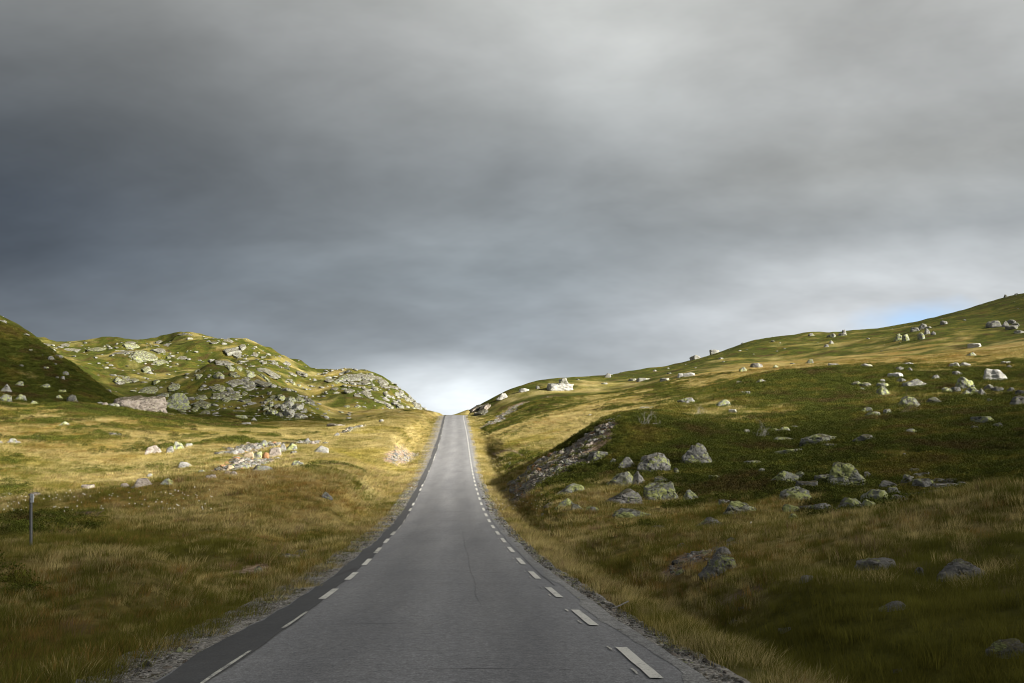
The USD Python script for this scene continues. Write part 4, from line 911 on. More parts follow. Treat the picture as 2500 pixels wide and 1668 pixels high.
# rocks on the far left hills, alike but for their place
FAR = """
100 126 838 847 s p;151 169 839 849 s p;155 200 850 858 s p;122 134 850 857 r p;216 253 846 859 l y;279 321 853 871 s p;323 379 856 882 f y;300 334 840 853 r y;308 328 831 841 s p;382 396 832 840 r p;438 470 812 822 s p;401 417 836 847 l p;379 403 849 861 l p;553 583 851 869 b p;544 566 828 839 s p;514 533 833 842 s p;437 457 871 880 l p;407 418 867 880 f y;377 408 877 893 f y;347 368 896 913 r y;288 313 910 929 f y;278 293 919 940 r y;286 315 924 941 l y;318 339 921 934 l y;373 390 925 941 t y;338 386 943 962 r y;412 441 938 960 l y;396 412 954 975 l y;479 494 910 927 f y;521 544 908 927 r y;532 564 881 894 s p;553 574 893 907 r y;485 496 943 957 l y;478 502 965 980 r y;479 514 978 1000 r y;468 486 992 1005 t y;437 456 999 1010 r y;490 514 1004 1017 f y;400 429 1004 1017 s p;517 547 941 959 b y;520 547 957 979 t y;541 560 953 970 r p;556 574 950 968 r p;543 562 966 982 l y;560 582 962 980 r y;572 586 958 972 t y;558 586 928 946 s p;
629 674 895 922 f p;632 662 910 933 f y;601 622 908 925 t y;577 591 894 908 f y;561 579 907 925 f y;557 600 928 943 s p;598 630 928 943 s p;628 660 929 945 s p;703 725 905 922 f p;723 752 903 920 f p;584 600 836 857 f p;593 608 876 888 l p;615 631 860 874 f p;696 710 884 894 s p;575 598 1000 1009 s p;602 620 943 955 l p;591 604 956 967 r y;592 613 974 985 l y;570 588 862 874 s p;610 622 888 900 f p;640 652 880 893 f p;660 676 876 892 f p;
845 856 903 912 r d;828 844 907 914 s p;870 890 910 918 s p;827 850 918 930 r y;845 882 912 932 f p;877 904 924 944 f p;887 914 918 932 f p;856 874 933 942 s p;834 850 929 941 t p;844 861 946 961 l p;882 902 944 956 s p;881 909 953 971 f p;909 924 941 954 f p;933 956 953 976 f n;929 948 934 949 f p;923 948 928 941 f p;948 968 939 952 f p;973 987 953 965 f p;963 982 959 972 f p;912 930 972 986 f p;928 945 976 990 s p;942 961 984 1001 f p;956 972 974 989 f p;968 985 981 1003 f n;905 934 919 930 f p;985 1000 966 982 f p;996 1012 970 986 f p;1006 1024 978 996 f p;1012 1030 986 1003 f p;1003 1016 992 1003 r y;815 826 929 938 r y;797 804 920 926 r p;795 815 924 934 s p;810 826 945 953 l p;865 880 963 973 s p;840 852 988 996 l y;826 838 1002 1010 r y;870 880 990 996 r y;786 800 908 915 s p;712 722 932 940 r y;725 735 938 945 r y;
"""
def slab_px(x0, x1, y0, y1, kind, look, label, name="outcrop", cat="outcrop", parent="/World", fat=1.0):
    """Bedrock that breaks through the turf: a rough plate lying in the slope."""
    _seed[0] += 1
    g = np.random.default_rng(_seed[0])
    xc, yc = (x0 + x1) / 2, y0 * .42 + y1 * .58
    x, y = spot(xc, yc)
    q = 3.0
    gx, gy = float(height(x + q, y) - height(x - q, y)) / (2 * q), float(height(x, y + q) - height(x, y - q)) / (2 * q)
    nrm = np.array([-gx, -gy, 1.0]); nrm /= np.linalg.norm(nrm)
    view = np.array([x, y, 0.0]) / math.hypot(x, y)
    u = np.array([view[1], -view[0], 0]); u = u - nrm * (u @ nrm); u /= np.linalg.norm(u)
    d = np.cross(nrm, u)
    w = (x1 - x0) / F * y * 1.32
    hpx = (y1 - y0) / F * y
    tall = min(hpx * 1.25 / max(abs(d[2]), .25), 2.2 * w)
    sub = 4 if x1 - x0 > 28 else 3 if x1 - x0 > 12 else 2
    v = rock_shape("r" if kind in "rt" else "b" if kind == "b" else "s", _seed[0], sub, 1.6)
    v = v / np.abs(v[:, :2]).max(0).mean()
    th = hpx * (.42 if kind in "rbt" else .26) * fat
    rot = g.normal(0, .25)
    c, sn = math.cos(rot), math.sin(rot)
    vx, vy = v[:, 0] * c - v[:, 1] * sn, v[:, 0] * sn + v[:, 1] * c
    pts = vx[:, None] * u * w / 2 + vy[:, None] * d * tall / 2 + np.where(v[:, 2:] > 0, v[:, 2:] * th, v[:, 2:] * th * .8) * (nrm * .6 + np.array([0, 0, .4]))
    m = usdkit.mesh(stage, numbered(f"{parent}/{name}"), (pts, np.array(_ico[sub].faces)), ROCK[look], smooth=30)
    UsdGeom.Xformable(m).AddTranslateOp().Set((float(x), float(y), float(height(x, y))))
    if label:
        tag(m, label, cat)
    rock_foot.append((x, y, w * .35))
def size_word(w):
    return "large" if w > 24 else "middling" if w > 13 else "small"
for line in ROCKS.strip().splitlines():
    if line.startswith("#"):
        continue
    a, lab = line.split("|")
    x0, x1, y0, y1, kind, look = a.split()
    if not lab:
        continue
    rock_px(*map(float, (x0, x1, y0, y1)), kind, look, lab.strip(), sink=.25)
HILLS = ((290, 700, "left ridge beside the dark hill"), (0, 760, "rounded craggy left hill"), (760, 1100, "hill that slopes down to the road crest"))
LOOKW = {"p": "white", "y": "green-grey", "n": "grey", "d": "dark"}
KINDW = {"s": "flat", "f": "slanting", "l": "leaning", "r": "rounded", "b": "blocky", "t": "pointed"}
far_rows = []
for row in FAR.replace("\n", "").split(";"):
    if not row.strip():
        continue
    x0, x1, y0, y1, kind, look = row.split()
    x0, x1, y0, y1 = map(float, (x0, x1, y0, y1))
    hill = "ridge by dark hill" if x1 < 345 else "craggy left hill" if x1 < 755 else "hill by the road crest"
    xa, xb, ya, yb = (100, 345, 832, 960) if hill[0] == "r" else (345, 755, 812, 1020) if hill[0] == "c" else (755, 1030, 903, 1012)
    u, q = ((x0 + x1) / 2 - xa) / (xb - xa), ((y0 + y1) / 2 - ya) / (yb - ya)
    far_rows.append((x0, x1, y0, y1, kind, look, f"{size_word(x1 - x0)} {KINDW[kind]} {LOOKW[look]} outcrop", f"{'on top' if q < .12 else 'high' if q < .36 else 'midway' if q < .66 else 'low'} on {'left' if u < .33 else 'middle' if u < .67 else 'right'} of {hill}"))
from collections import defaultdict
_same = defaultdict(list)
for i, row in enumerate(far_rows):
    _same[row[6] + row[7]].append(i)
for i, (x0, x1, y0, y1, kind, look, what, where) in enumerate(far_rows):
    mates = sorted(_same[what + where], key=lambda j: far_rows[j][0])
    n, k = len(mates), mates.index(i)
    lab = f"{what} {where}" if n == 1 else f"{('left', 'right')[k]} {what} {where}" if n == 2 else f"{('leftmost', 'second from left', 'third from left', 'fourth from left', 'fifth from left', 'sixth from left')[k]} {what} {where}"
    slab_px(x0, x1, y0, y1, kind, {"p": "h", "n": "h"}.get(look, look), lab)
# the crag on the knoll: one cliff of many blocks
crag = UsdGeom.Xform.Define(stage, "/World/crag"); tag(crag, "broken grey cliff of many blocks in the front of the green knoll", "cliff")
for x0, x1, y0, y1, kind, look in ((689, 716, 973, 1004, "r", "n"), (694, 722, 998, 1027, "r", "n"), (712, 741, 983, 1010, "r", "n"), (718, 745, 1004, 1027, "l", "n"), (673, 697, 960, 985, "r", "y"), (720, 744, 965, 986, "f", "y"), (700, 724, 966, 992, "b", "y"), (742, 770, 969, 992, "f", "d"), (648, 664, 972, 982, "s", "y"), (656, 668, 984, 998, "r", "y"), (641, 656, 992, 1006, "r", "y"),
                                   (651, 671, 995, 1020, "b", "y"), (674, 695, 1006, 1025, "t", "n"), (667, 687, 985, 1000, "b", "n"), (642, 653, 1005, 1019, "r", "y"), (719, 736, 1018, 1030, "s", "y"), (664, 678, 1000, 1016, "r", "y"), (738, 752, 996, 1010, "f", "n"), (684, 702, 986, 1004, "b", "n"), (730, 752, 1012, 1026, "t", "n"), (660, 676, 965, 976, "s", "y"), (700, 714, 1012, 1028, "r", "d")):
    slab_px(x0 + 1, x1 - 1, y0, y1, "r" if kind == "b" else kind, "h" if look == "n" else look, None, "block", parent="/World/crag", fat=1.5)
# rock of the road cutting at the crest and the ledge in the stony bank: each one thing of several blocks
for nm, lab, blocks in (("cutting_rock", "dark jagged rock face of the road cutting at the crest", ((1148, 1180, 982, 1010, "f", "d"), (1160, 1190, 992, 1027, "l", "d"), (1172, 1196, 986, 1008, "b", "k"), (1150, 1166, 994, 1012, "b", "k"))),
                        ("rock_ledge", "dark grey ledge of bedrock along the left rim of the stony bank", ((1288, 1306, 1128, 1152, "l", "d"), (1304, 1326, 1112, 1138, "l", "n"), (1322, 1342, 1100, 1122, "l", "n"), (1262, 1286, 1150, 1174, "l", "d"), (1236, 1266, 1168, 1190, "l", "n"), (1272, 1304, 1170, 1198, "l", "n")))):
    root = UsdGeom.Xform.Define(stage, f"/World/{nm}"); tag(root, lab, "rock face")
    for x0, x1, y0, y1, kind, look in blocks:
        slab_px(x0, x1, y0, y1, kind, look, None, "block", parent=f"/World/{nm}", fat=1.3)

# bare ground: (column, row) to (column, row), half width in metres
BARE = [((1250, 1192), (1478, 1046), 1.7), ((1290, 1196), (1410, 1120), 2.2), ((1200, 1037), (1266, 990), 2.2), ((950, 1128), (1022, 1106), .9), ((1655, 1392), (1785, 1330), .42), ((1850, 1440), (1760, 1470), .3), ((560, 1108), (760, 1080), 1.7), ((556, 1150), (640, 1125), 1.3), ((1190, 1103), (1350, 1103), .35), ((635, 1382), (600, 1400), .35), ((700, 1362), (745, 1345), .35), ((840, 1058), (885, 1040), .9), ((1270, 1190), (1450, 1078), 1.4)]
bare_w = [(np.array(spot(*a)), np.array(spot(*b)), w) for a, b, w in BARE]
def bareness(x, y):
    out = np.zeros_like(x)
    p = np.stack([x, y], -1)
    n = meshkit.fbm(np.stack([x / 1.3, y / 1.3, 0 * x], -1), 3, 61) - .5
    for a, b, w in bare_w:
        ab = b - a
        s = np.clip(((p - a) @ ab) / (ab @ ab), 0, 1)
        d = np.hypot(*(p - a - s[..., None] * ab).T) if p.ndim == 2 else np.linalg.norm(p - a - s[..., None] * ab, axis=-1)
        out = np.maximum(out, np.clip((w - d + n * w * 1.4) / (w * .25), 0, 1))
    return out
UsdGeom.PrimvarsAPI(gm).CreatePrimvar("bare", Sdf.ValueTypeNames.FloatArray, "vertex").Set(Vt.FloatArray.FromNumpy(bareness(X2.ravel(), Y2.ravel()).astype(np.float32)))
# ------------------------------------------------------------------ plants
def plant_material(path, hue, scale_big, trans=.35, rough=.75, spread=.35):
    n, l = plant_colour("c", hue, scale_big)
    n.update({"geo": ("geometry", {}), "oi": ("object_info", {}), "rr": ("map_range", {"to_min": 1 - spread, "to_max": 1 + spread}), "rv": ("combine_xyz", {}), "m": ("mix_color", {"blend_type": "multiply", "fac": 1.0, "use_clamp": False}),
              "ri": ("map_range", {"to_min": .75, "to_max": 1.25}), "mi": ("math", {"math_type": "multiply"}),
              "p": ("principled_bsdf", {"roughness": rough, "specular_ior_level": .06}), "t": ("translucent_bsdf", {}), "mx": ("mix_closure", {"fac": trans})})
    l += [("oi.random", "rr.value"), ("geo.random_per_island", "ri.value"), ("rr.result", "mi.value1"), ("ri.result", "mi.value2"), ("mi.value", "rv.x"), ("mi.value", "rv.y"), ("mi.value", "rv.z"), ("cr.color", "m.a"), ("rv.vector", "m.b"),
          ("m.result", "p.base_color"), ("m.result", "t.color"), ("p.BSDF", "mx.closure1"), ("t.BSDF", "mx.closure2")]
    return usdkit.material(stage, path, n, l, surface="mx.closure")
M_GOLD, M_GREEN, M_RUST = plant_material("/World/Looks/golden_grass", GOLD, .10), plant_material("/World/Looks/green_grass", GREEN, .14), plant_material("/World/Looks/rusty_sedge", RUST, .09)
M_PURP = plant_material("/World/Looks/seeding_grass", PURPLE, .2)
M_HEATH = plant_material("/World/Looks/heather_leaves", HEATH, .16, .2)

def blades(n, radius, length, width, lean, seed, seg=3, curl=.5):
    g = np.random.default_rng(seed)
    a, rr = g.uniform(0, 6.283, n), radius * np.sqrt(g.random(n))
    bx, by = rr * np.cos(a), rr * np.sin(a)
    ln = length * g.uniform(.55, 1.2, n)
    dirx, diry = np.cos(a) * curl * g.uniform(.2, 1, n) + lean + g.normal(0, .18, n), np.sin(a) * curl * g.uniform(.2, 1, n) + g.normal(0, .18, n)
    fa = g.uniform(0, 3.14, n); wx, wy = np.cos(fa) * width / 2, np.sin(fa) * width / 2
    V, Fc, o = [], [], 0
    for s in range(seg + 1):
        t = s / seg
        cx, cy = bx + dirx * ln * t ** 1.8, by + diry * ln * t ** 1.8
        cz = ln * (t - .28 * t * t * np.minimum(np.hypot(dirx, diry), 1.2))
        k = (1 - t) ** .6
        V.append(np.stack([np.column_stack([cx - wx * k, cy - wy * k, cz]), np.column_stack([cx + wx * k, cy + wy * k, cz])], 1))
    V = np.stack(V, 1)                                   # n, seg+1, 2, 3
    idx = np.arange(n * (seg + 1) * 2).reshape(n, seg + 1, 2)
    for s in range(seg):
        q = idx[:, s, 0], idx[:, s, 1], idx[:, s + 1, 1], idx[:, s + 1, 0]
        Fc.append(np.column_stack([q[0], q[1], q[2]]))
        if s < seg - 1:
            Fc.append(np.column_stack([q[0], q[2], q[3]]))
    return V.reshape(-1, 3), np.vstack(Fc)

def heather(n, radius, hgt, leaf, seed):
    """A low cushion of small leaves on twigs."""
    g = np.random.default_rng(seed)
    d = g.normal(0, 1, (n, 3)); d[:, 2] = np.abs(d[:, 2]); d /= np.linalg.norm(d, axis=1, keepdims=True)
    r = g.uniform(.55, 1.05, n)[:, None]
    c = d * r * [radius, radius, hgt]
    u = g.normal(0, 1, (n, 3)) + d * .8; u /= np.linalg.norm(u, axis=1, keepdims=True)
    w = np.cross(u, g.normal(0, 1, (n, 3))); w /= np.linalg.norm(w, axis=1, keepdims=True)
    L = leaf * g.uniform(.6, 1.5, n)[:, None]
    V = np.stack([c - u * L * .5, c + w * L * .32, c + u * L * .6, c - w * L * .32], 1).reshape(-1, 3)
    i = np.arange(n) * 4
    return V, np.vstack([np.column_stack([i, i + 1, i + 2]), np.column_stack([i, i + 2, i + 3])])

def scatter(n_per, r0, r1, power, seed, half=.60):
    """Random places whose density falls with distance as r^-power."""
    g = np.random.default_rng(seed)
    k = 2 - power
    u = g.random(n_per)
    r = (r0 ** k + u * (r1 ** k - r0 ** k)) ** (1 / k)
    t = g.uniform(-half, half, n_per)
    return r * np.sin(t), r * np.cos(t), r, g

def instancer(path, protos, x, y, z, scale, yaw, which, label, category, kind="stuff", tilt=None):
    pi = UsdGeom.PointInstancer.Define(stage, path)
    rel = pi.CreatePrototypesRel()
    for name, mesh, mat in protos:
        p = usdkit.mesh(stage, f"{path}/{name}", mesh, mat, smooth=False)
        rel.AddTarget(p.GetPath())
    pi.CreatePositionsAttr(Vt.Vec3fArray.FromNumpy(np.column_stack([x, y, z]).astype(np.float32)))
    pi.CreateScalesAttr(Vt.Vec3fArray.FromNumpy(np.asarray(scale, np.float32)))
    q = np.zeros((len(x), 4), np.float32)
    q[:, 0], q[:, 3] = np.cos(yaw / 2), np.sin(yaw / 2)
    pi.CreateOrientationsAttr(Vt.QuathArray([Gf.Quath(float(a), 0.0, 0.0, float(b)) for a, b in zip(q[:, 0], q[:, 3])]))
    pi.CreateProtoIndicesAttr(Vt.IntArray.FromNumpy(which.astype(np.int32)))
    tag(pi, label, category, kind=kind)
    return pi

from scipy.spatial import cKDTree
_foot = np.array(rock_foot); _ft = cKDTree(_foot[:, :2])
def free_of_rocks(x, y):
    ok = np.ones(len(x), bool)
    d, i = _ft.query(np.column_stack([x, y]), k=3)
    for k in range(3):
        ok &= d[:, k] > _foot[i[:, k], 2]
    return ok

NG = int(globals().get("N_GRASS", 275000))
x, y, r, g = scatter(NG, 3.6, 225.0, .90, 71, .74)
h, go, se = cover(x, y)
side = x - road_x(np.clip(y, -40, 380))
edge_l = LANE / 2 + .50 + .33 + 2 * (meshkit.fbm(np.stack([y / 1.8, 0 * y, 0 * y + 3], -1), 4, 77) - .5) * .34 + sst(80, 130, y) * .5
edge_r = LANE / 2 + .50 + .40 + 2 * (meshkit.fbm(np.stack([y / 1.4, 0 * y, 0 * y + 5], -1), 4, 79) - .5) * .22 + sst(80, 130, y) * .2
bare = bareness(x, y)
ok = np.where(side < 0, -side > edge_l, side > edge_r) & free_of_rocks(x, y) & (g.random(len(x)) > bare * .93)
x, y, r, h, go, se, side = (a[ok] for a in (x, y, r, h, go, se, side))
z = height(x, y)
u, u2, u3 = g.random(len(x)), g.random(len(x)), g.random(len(x))
is_h = u < h * .97
verge = np.abs(side) < 4.2
kind = np.where(u2 < se * .45, 2, np.where(u3 < go * np.where(r < 32, .6, .85), 0, 1))
kind = np.where((kind == 0) & (g.random(len(x)) < .10) & (r < 90), 3, kind)
kind = np.where(verge & (side > 0) & (g.random(len(x)) < .35), 0, kind)
grow = np.clip((r / 30.0) ** .45, .85, 1.9)
clump = meshkit.fbm(np.stack([x / .9, y / .9, 0 * x], -1), 2, 91)
# grass
gsel = ~is_h
var = g.integers(0, 3, len(x))
protos = []
for nm, mat, ln, sd in (("golden_tuft", M_GOLD, .22, 1), ("green_tuft", M_GREEN, .21, 2), ("rusty_tuft", M_RUST, .18, 3), ("seeding_tuft", M_PURP, .27, 4)):
    for v in range(3):
        protos.append((nm if v == 0 else f"{nm}_{v:03d}", blades(44, .18, ln, .0055, .20, sd * 10 + v), mat))
sc = grow * g.uniform(.6, 1.25, len(x)) * (.65 + .8 * clump)
sc_xy = sc * np.clip((r / 22.0) ** .25, 1, 1.8)
sz = sc * np.where(verge, .95, .92) * np.clip((30.0 / r) ** .35, .5, 1.0)
instancer("/World/grass", protos, x[gsel], y[gsel], z[gsel] - .02, np.column_stack([sc_xy, sc_xy, sz])[gsel], g.normal(.35, .7, len(x))[gsel], (kind * 3 + var)[gsel], "tufts of golden, green and rusty mountain grass covering the ground", "grass")
# heather
hp = [("heather_cushion" if v == 0 else f"heather_cushion_{v:03d}", heather(150, .24, .17, .036, 200 + v), M_HEATH) for v in range(3)]
hs = np.clip((r / 30.0) ** .35, .85, 1.7) * g.uniform(.7, 1.5, len(x))
instancer("/World/heather", hp, x[is_h], y[is_h], z[is_h] - .02, np.column_stack([hs, hs, hs * g.uniform(.6, 1.3, len(x))])[is_h], g.uniform(0, 6.28, len(x))[is_h], var[is_h], "dark green heather and dwarf shrubs on the hummocks and slopes", "heather")

# loose stones: shoulders, bank, cutting, stream bed
stone_protos = []
for i, (look, nm) in enumerate((("n", "grey_stone"), ("p", "pale_stone"), ("k", "tan_stone"), ("d", "dark_stone"), ("o", "rusty_stone"))):
    for v in range(2):
        s = rock_shape("rbt"[(i + v) % 3], 900 + i * 2 + v, 1)
        stone_protos.append((f"{nm}" if v == 0 else f"{nm}_001", (s, np.array(_ico[1].faces)), ROCK[look]))
sx, sy, ssz, sw = [], [], [], []
g = np.random.default_rng(333)
# shoulders
n = 26000
yv = 4 + 75 * g.random(n) ** 1.7
left = g.random(n) < .55
wl = np.where(left, -(LANE / 2 + .47 + .72 * g.random(n) ** .9), LANE / 2 + .32 + .52 * g.random(n))
sx.append(road_x(yv) + wl); sy.append(yv); ssz.append(np.exp(g.normal(math.log(.011), .5, n)) * np.clip(yv / 22, .9, 2.4)); sw.append(g.choice([0, 1, 2, 3], n, p=[.40, .36, .16, .08]))
for k, (a, b, w) in enumerate(bare_w):
    if k in (5, 8, 9):
        continue
    n = (1500, 1500, 1300, 800, 260, 0, 900, 700, 0, 60, 90, 200, 800)[k]
    s = g.random(n); p = a + (b - a) * s[:, None]; nrm = np.array([-(b - a)[1], (b - a)[0]]) / np.linalg.norm(b - a)
    p = p + nrm * (g.normal(0, .48, n) * w)[:, None] + (b - a) / np.linalg.norm(b - a) * (g.normal(0, .3, n) * w)[:, None]
    sx.append(p[:, 0]); sy.append(p[:, 1])
    ssz.append(np.exp(g.normal(math.log((.055, .055, .10, .045, .022, 0, .13, .12, 0, .03, .03, .09, .06)[k]), .55, n)))
    pr = {12: [.30, .10, .52, .05, .03], 0: [.30, .10, .52, .05, .03], 1: [.30, .10, .52, .05, .03], 2: [.28, .42, .24, .04, .02], 3: [.35, .5, .12, .03, 0], 6: [.42, .0, .30, .26, .02], 7: [.30, .0, .38, .25, .07]}.get(k, [.4, .3, .2, .1, 0])
    sw.append(g.choice(5, n, p=pr)); ssz[-1] = np.minimum(ssz[-1], .30)
sx, sy, ssz, sw = map(np.concatenate, (sx, sy, ssz, sw))
sz_ = height(sx, sy)
sd = np.abs(sx - road_x(np.clip(sy, -40, 380))) < 3.4
sz_ = np.where(sd, road_z(np.clip(sy, -40, 380)) - CROWN - .03, sz_)
instancer("/World/loose_stones", stone_protos, sx, sy, sz_ + ssz * .15, np.column_stack([ssz * g.uniform(.8, 1.5, len(sx)), ssz * g.uniform(.8, 1.5, len(sx)), ssz * g.uniform(.5, 1.0, len(sx))]), g.uniform(0, 6.28, len(sx)), sw * 2 + g.integers(0, 2, len(sx)), "gravel on the road shoulders and loose stones on the bare banks", "stones")
# small stones strewn over the hillsides, most of them round the outcrops
g = np.random.default_rng(555)
_fo = _foot[(_foot[:, 0] < -30) & (np.hypot(_foot[:, 0], _foot[:, 1]) > 195)]
pick = g.integers(0, len(_fo), 800)
x1_, y1_ = _fo[pick, 0] + g.normal(0, 5.0, 800), _fo[pick, 1] + g.normal(0, 5.0, 800)
n = 2600
x2_, y2_, r, g = scatter(n, 35, 430, .2, 556)
h, go, se = cover(x2_, y2_)
keep = ((x2_ > 8) & (h > .35) & (g.random(n) < .16)) | ((x2_ < -20) & (r > 205) & (g.random(n) < .25)) | ((x2_ < -55) & (r > 150) & (g.random(n) < .35))
x, y = np.concatenate([x1_, x2_[keep]]), np.concatenate([y1_, y2_[keep]])
keep = np.abs(x - road_x(np.clip(y, -40, 380))) > 6
x, y = x[keep], y[keep]; r = np.hypot(x, y)
s = np.minimum(np.exp(g.normal(math.log(.16), .6, len(x))) * np.clip(r / 130, .6, 2.4), .8)
instancer("/World/hillside_stones", [(nm, m, ROCK["h"] if mat is ROCK["p"] else mat) for nm, m, mat in stone_protos[:4]] + stone_protos[6:8], x, y, height(x, y) + s * .08, np.column_stack([s * g.uniform(.8, 1.9, len(x)), s, s * g.uniform(.4, .9, len(x))]), g.uniform(0, 6.28, len(x)), g.choice(6, len(x), p=[.25, .2, .25, .2, .05, .05]), "small stones strewn over the heather slopes and far hills", "stones")

# cotton grass: white dots on the shaded meadow at left
fluff = meshkit.arrays(trimesh.creation.icosphere(1, .5))[:2]
M_WHITE = usdkit.material(stage, "/World/Looks/cotton_white", {"p": ("principled_bsdf", {"base_color": (.75, .74, .68), "roughness": .9})}, surface="p.BSDF")
g = np.random.default_rng(77)
cx, cy = [], []
for _ in range(170):
    p = spot(g.uniform(0, 520) if g.random() < .8 else g.uniform(1200, 1330), g.uniform(1212, 1262)) if _ < 140 else spot(g.uniform(1200, 1300), g.uniform(1095, 1150))
    cx.append(p[0]); cy.append(p[1])
cx, cy = np.array(cx), np.array(cy); s = g.uniform(.03, .055, len(cx))
instancer("/World/cotton_grass", [("tuft_head", fluff, M_WHITE)], cx, cy, height(cx, cy) + g.uniform(.2, .4, len(cx)), np.column_stack([s, s, s]), 0 * cx, 0 * cx, "white dots of cotton grass in the damp meadow", "cotton grass")

# ------------------------------------------------------------------ small things
def plain(path, col, rough=.6, metal=0.0):
    nodes = {"geo": ("geometry", {}), "n": ("noise_texture", {"scale": 22.0, "detail": 5.0, "roughness": .7}), "r": ("rgb_ramp", {"ramp": [(.3, tuple(np.multiply(col, .75))), (.7, tuple(np.multiply(col, 1.15)))]}), "p": ("principled_bsdf", {"roughness": rough, "metallic": metal})}
    return usdkit.material(stage, path, nodes, [("geo.position", "n.vector"), ("n.fac", "r.fac"), ("r.color", "p.base_color")], surface="p.BSDF")
M_POST, M_PLATE, M_DARK, M_WOODD, M_TWIG = plain("/World/Looks/post_steel", (.11, .115, .12), .5, .3), plain("/World/Looks/plate_grey", (.72, .76, .82), .45), plain("/World/Looks/mark_black", (.03, .03, .03)), plain("/World/Looks/dead_wood", (.30, .285, .26), .9), plain("/World/Looks/brown_twig", (.14, .10, .075), .9)

def tubes(lines, sides=6):
    parts = []
    for pts, rad in lines:
        pts = np.asarray(pts, float); rad = np.broadcast_to(rad, len(pts))
        t = np.gradient(pts, axis=0); t /= np.linalg.norm(t, axis=1, keepdims=True)
        a = np.cross(t, np.where(np.abs(t[:, 2:]) < .9, [0, 0, 1.], [1., 0, 0])); a /= np.linalg.norm(a, axis=1, keepdims=True)
        b = np.cross(t, a); ang = np.arange(sides) * 2 * np.pi / sides
        v = pts[:, None] + rad[:, None, None] * (np.cos(ang)[None, :, None] * a[:, None] + np.sin(ang)[None, :, None] * b[:, None])
        i, j = np.meshgrid(np.arange(len(pts) - 1), np.arange(sides), indexing="ij")
        q = np.stack([i * sides + j, i * sides + (j + 1) % sides, (i + 1) * sides + (j + 1) % sides, (i + 1) * sides + j], -1).reshape(-1, 4)
        f = np.vstack([q[:, [0, 1, 2]], q[:, [0, 2, 3]]])
        nv = sides * len(pts)
        v = np.vstack([v.reshape(-1, 3), pts[:1], pts[-1:]])
        k = np.arange(sides)
        f = np.vstack([f, np.column_stack([(k + 1) % sides, k, np.full(sides, nv)]), np.column_stack([nv - sides + k, nv - sides + (k + 1) % sides, np.full(sides, nv + 1)])])
        parts.append(trimesh.Trimesh(v, f, process=False))
    return trimesh.util.concatenate(parts)

# roadside post with a small plate
PX, PY = P(76, 1338, 24.2)[:2]
pz = float(height(PX, PY))
ptop = CAM_Z + pix_dir(76, 1212)[1] * PY
post = UsdGeom.Xform.Define(stage, "/World/signpost"); post.AddTranslateOp().Set((PX, PY, pz)); post.AddRotateYOp().Set(-3.6); tag(post, "thin dark steel post with a small grey plate standing in the left grass", "post")
H = ptop - pz
usdkit.mesh(stage, "/World/signpost/pole", tubes([([(0, 0, -.3), (0, 0, H * .5), (0, 0, H)], .034)], 12), M_POST, smooth=40)
pl = trimesh.creation.box([.095, .012, .20]); pl.apply_translation([0, 0, 0])
plate_r = trimesh.transformations.rotation_matrix(math.radians(-18), [0, 0, 1]); pl.apply_transform(plate_r); pl.apply_translation([.05, -.05, H - .045])
usdkit.mesh(stage, "/World/signpost/plate", pl, M_PLATE)
mk = trimesh.creation.box([.018, .004, .022]); mk.apply_translation([.006, -.009, .035]); mk.apply_transform(plate_r); mk.apply_translation([.05, -.05, H - .045])
usdkit.mesh(stage, "/World/signpost/printed_mark", mk, M_DARK)
bk = trimesh.creation.box([.08, .06, .025]); bk.apply_translation([.005, -.02, H - .06])
usdkit.mesh(stage, "/World/signpost/clamp", bk, M_POST)
# white peg with a round top on the right bank
QX, QY = spot(1834, 1288); qz = float(height(QX, QY))
peg = UsdGeom.Xform.Define(stage, "/World/marker_peg"); peg.AddTranslateOp().Set((QX, QY, qz)); tag(peg, "thin white peg with a small round top on the grassy brow at right", "peg")
qt = CAM_Z + pix_dir(1832, 1278)[1] * QY - qz
usdkit.mesh(stage, "/World/marker_peg/stick", tubes([([(.02, 0, -.2), (.008, 0, qt * .5), (0, 0, qt)], .011)], 8), M_WHITE, smooth=40)
usdkit.mesh(stage, "/World/marker_peg/round_top", trimesh.creation.icosphere(2, .036).apply_translation([0, 0, qt + .02]), M_WHITE, smooth=True)
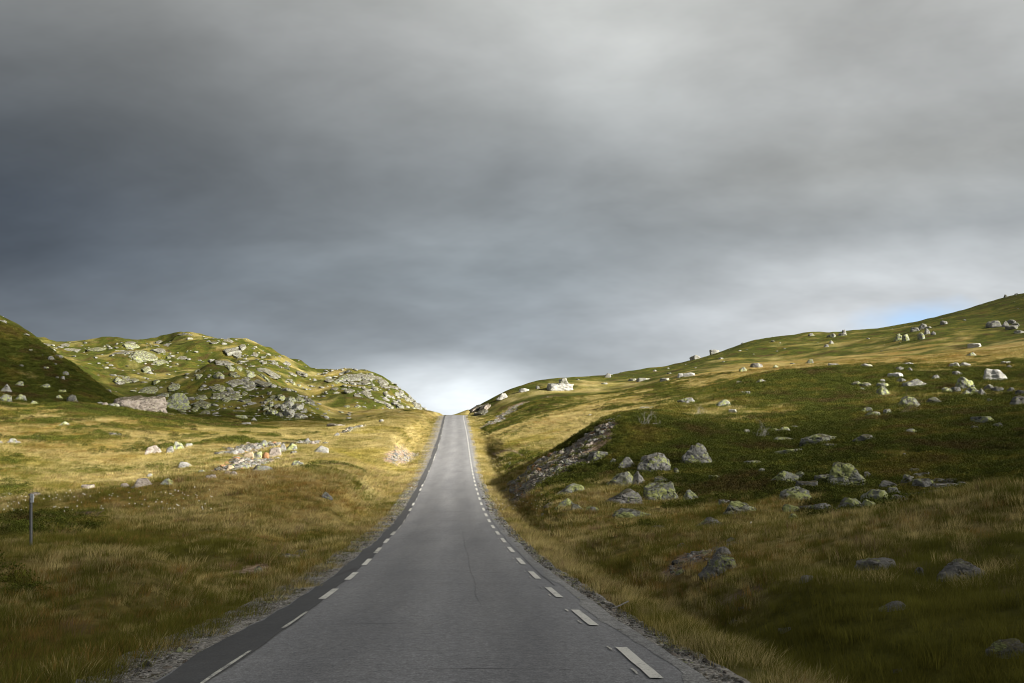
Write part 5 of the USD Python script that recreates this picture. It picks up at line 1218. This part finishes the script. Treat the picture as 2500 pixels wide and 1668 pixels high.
# dead bleached shrub on the heather hummock, and two tangles of dead twigs further right
def dead_shrub(px, py, wpx, hpx, seed, name, label, lean=0.5, n=9, mat=None):
    bx, by = spot(px, py); bz = float(height(bx, by)); g = np.random.default_rng(seed)
    S = wpx / F * by; Hh = hpx / F * by
    def limb(p, d, ln, rad, depth, out):
        m = 7; pts = [np.array(p)]
        for k in range(m):
            d = d + g.normal(0, .22, 3); d[2] += .03; d /= np.linalg.norm(d)
            pts.append(pts[-1] + d * ln / m)
        out.append((np.array(pts), np.linspace(rad, rad * .35, m + 1)))
        if depth:
            for k in range(3):
                q = int(g.integers(2, m + 1))
                limb(pts[q], d + g.normal(0, .55, 3) + [0, 0, .1], ln * g.uniform(.45, .7), rad * .55, depth - 1, out)
    root = UsdGeom.Xform.Define(stage, numbered(f"/World/{name}")); root.AddTranslateOp().Set((bx, by, bz)); tag(root, label, "dead shrub")
    for k in range(n):
        out = []
        a = g.uniform(-.5, .5)
        limb([g.uniform(-.3, .1) * S, g.uniform(-.1, .1) * S, .02], np.array([lean + a, g.normal(0, .3), .45 * Hh / S * 2 + g.uniform(0, .3)]), S * g.uniform(.45, .8), .011 * S ** .5, 3, out)
        usdkit.mesh(stage, numbered(f"{root.GetPath()}/branch"), tubes(out, 5), mat or M_WOODD, smooth=True)
dead_shrub(1578, 1042, 52, 24, 5, "dead_shrub", "bleached dead shrub with bare twisted branches on top of the dark hummock", .7, 5)
dead_shrub(1700, 1018, 36, 12, 6, "dead_shrub", "grey dead twigs at the back right of the dark hummock", .6, 4)
dead_shrub(1850, 1072, 46, 16, 8, "dead_shrub", "tangle of dead twigs by the small white stone below the trio of boulders", .8, 5)
dead_shrub(2205, 1012, 60, 16, 9, "dead_shrub", "dry grey twigs in front of the haystack-shaped boulder", .9, 6, M_TWIG)
# juniper bush left of the road
bx, by = spot(213, 1262); bz = float(height(bx, by))
bush = UsdGeom.Xform.Define(stage, "/World/juniper_bush"); bush.AddTranslateOp().Set((bx, by, bz)); tag(bush, "low dark juniper bush with bare stems beneath in the left grass", "bush")
g = np.random.default_rng(8); W = 76 / F * by; Hb = 17 / F * by
st = []
for k in range(34):
    a = g.uniform(-.5, .5) * W * .9; top = np.array([a * 1.05 + .1, g.normal(0, .18), Hb * (.75 + .3 * a / W)])
    st.append((np.array([[a * .7, g.normal(0, .1), 0], [a * .85, 0, Hb * .4], top]), np.array([.012, .009, .005])))
usdkit.mesh(stage, "/World/juniper_bush/stems", tubes(st, 5), M_TWIG, smooth=True)
v, f = heather(2600, 1, 1, .05, 12)
v = v * [W / 2, W / 5, Hb * .45] + np.column_stack([0 * v[:, 0], 0 * v[:, 0], Hb * (.55 + .25 * v[:, 0])])
usdkit.mesh(stage, "/World/juniper_bush/foliage", (v, f), M_HEATH)
# stick lying on the verge
bx, by = spot(1512, 1497); bz = float(height(bx, by)) + .06
stick = usdkit.mesh(stage, "/World/stick", tubes([([(-.12, 0, .0), (.0, .02, .04), (.15, .03, .11)], .012)], 7), M_WOODD, smooth=True)
UsdGeom.Xformable(stick).AddTranslateOp().Set((bx, by, bz)); tag(stick, "bare stick lying on the gravel edge at the right of the road", "stick")
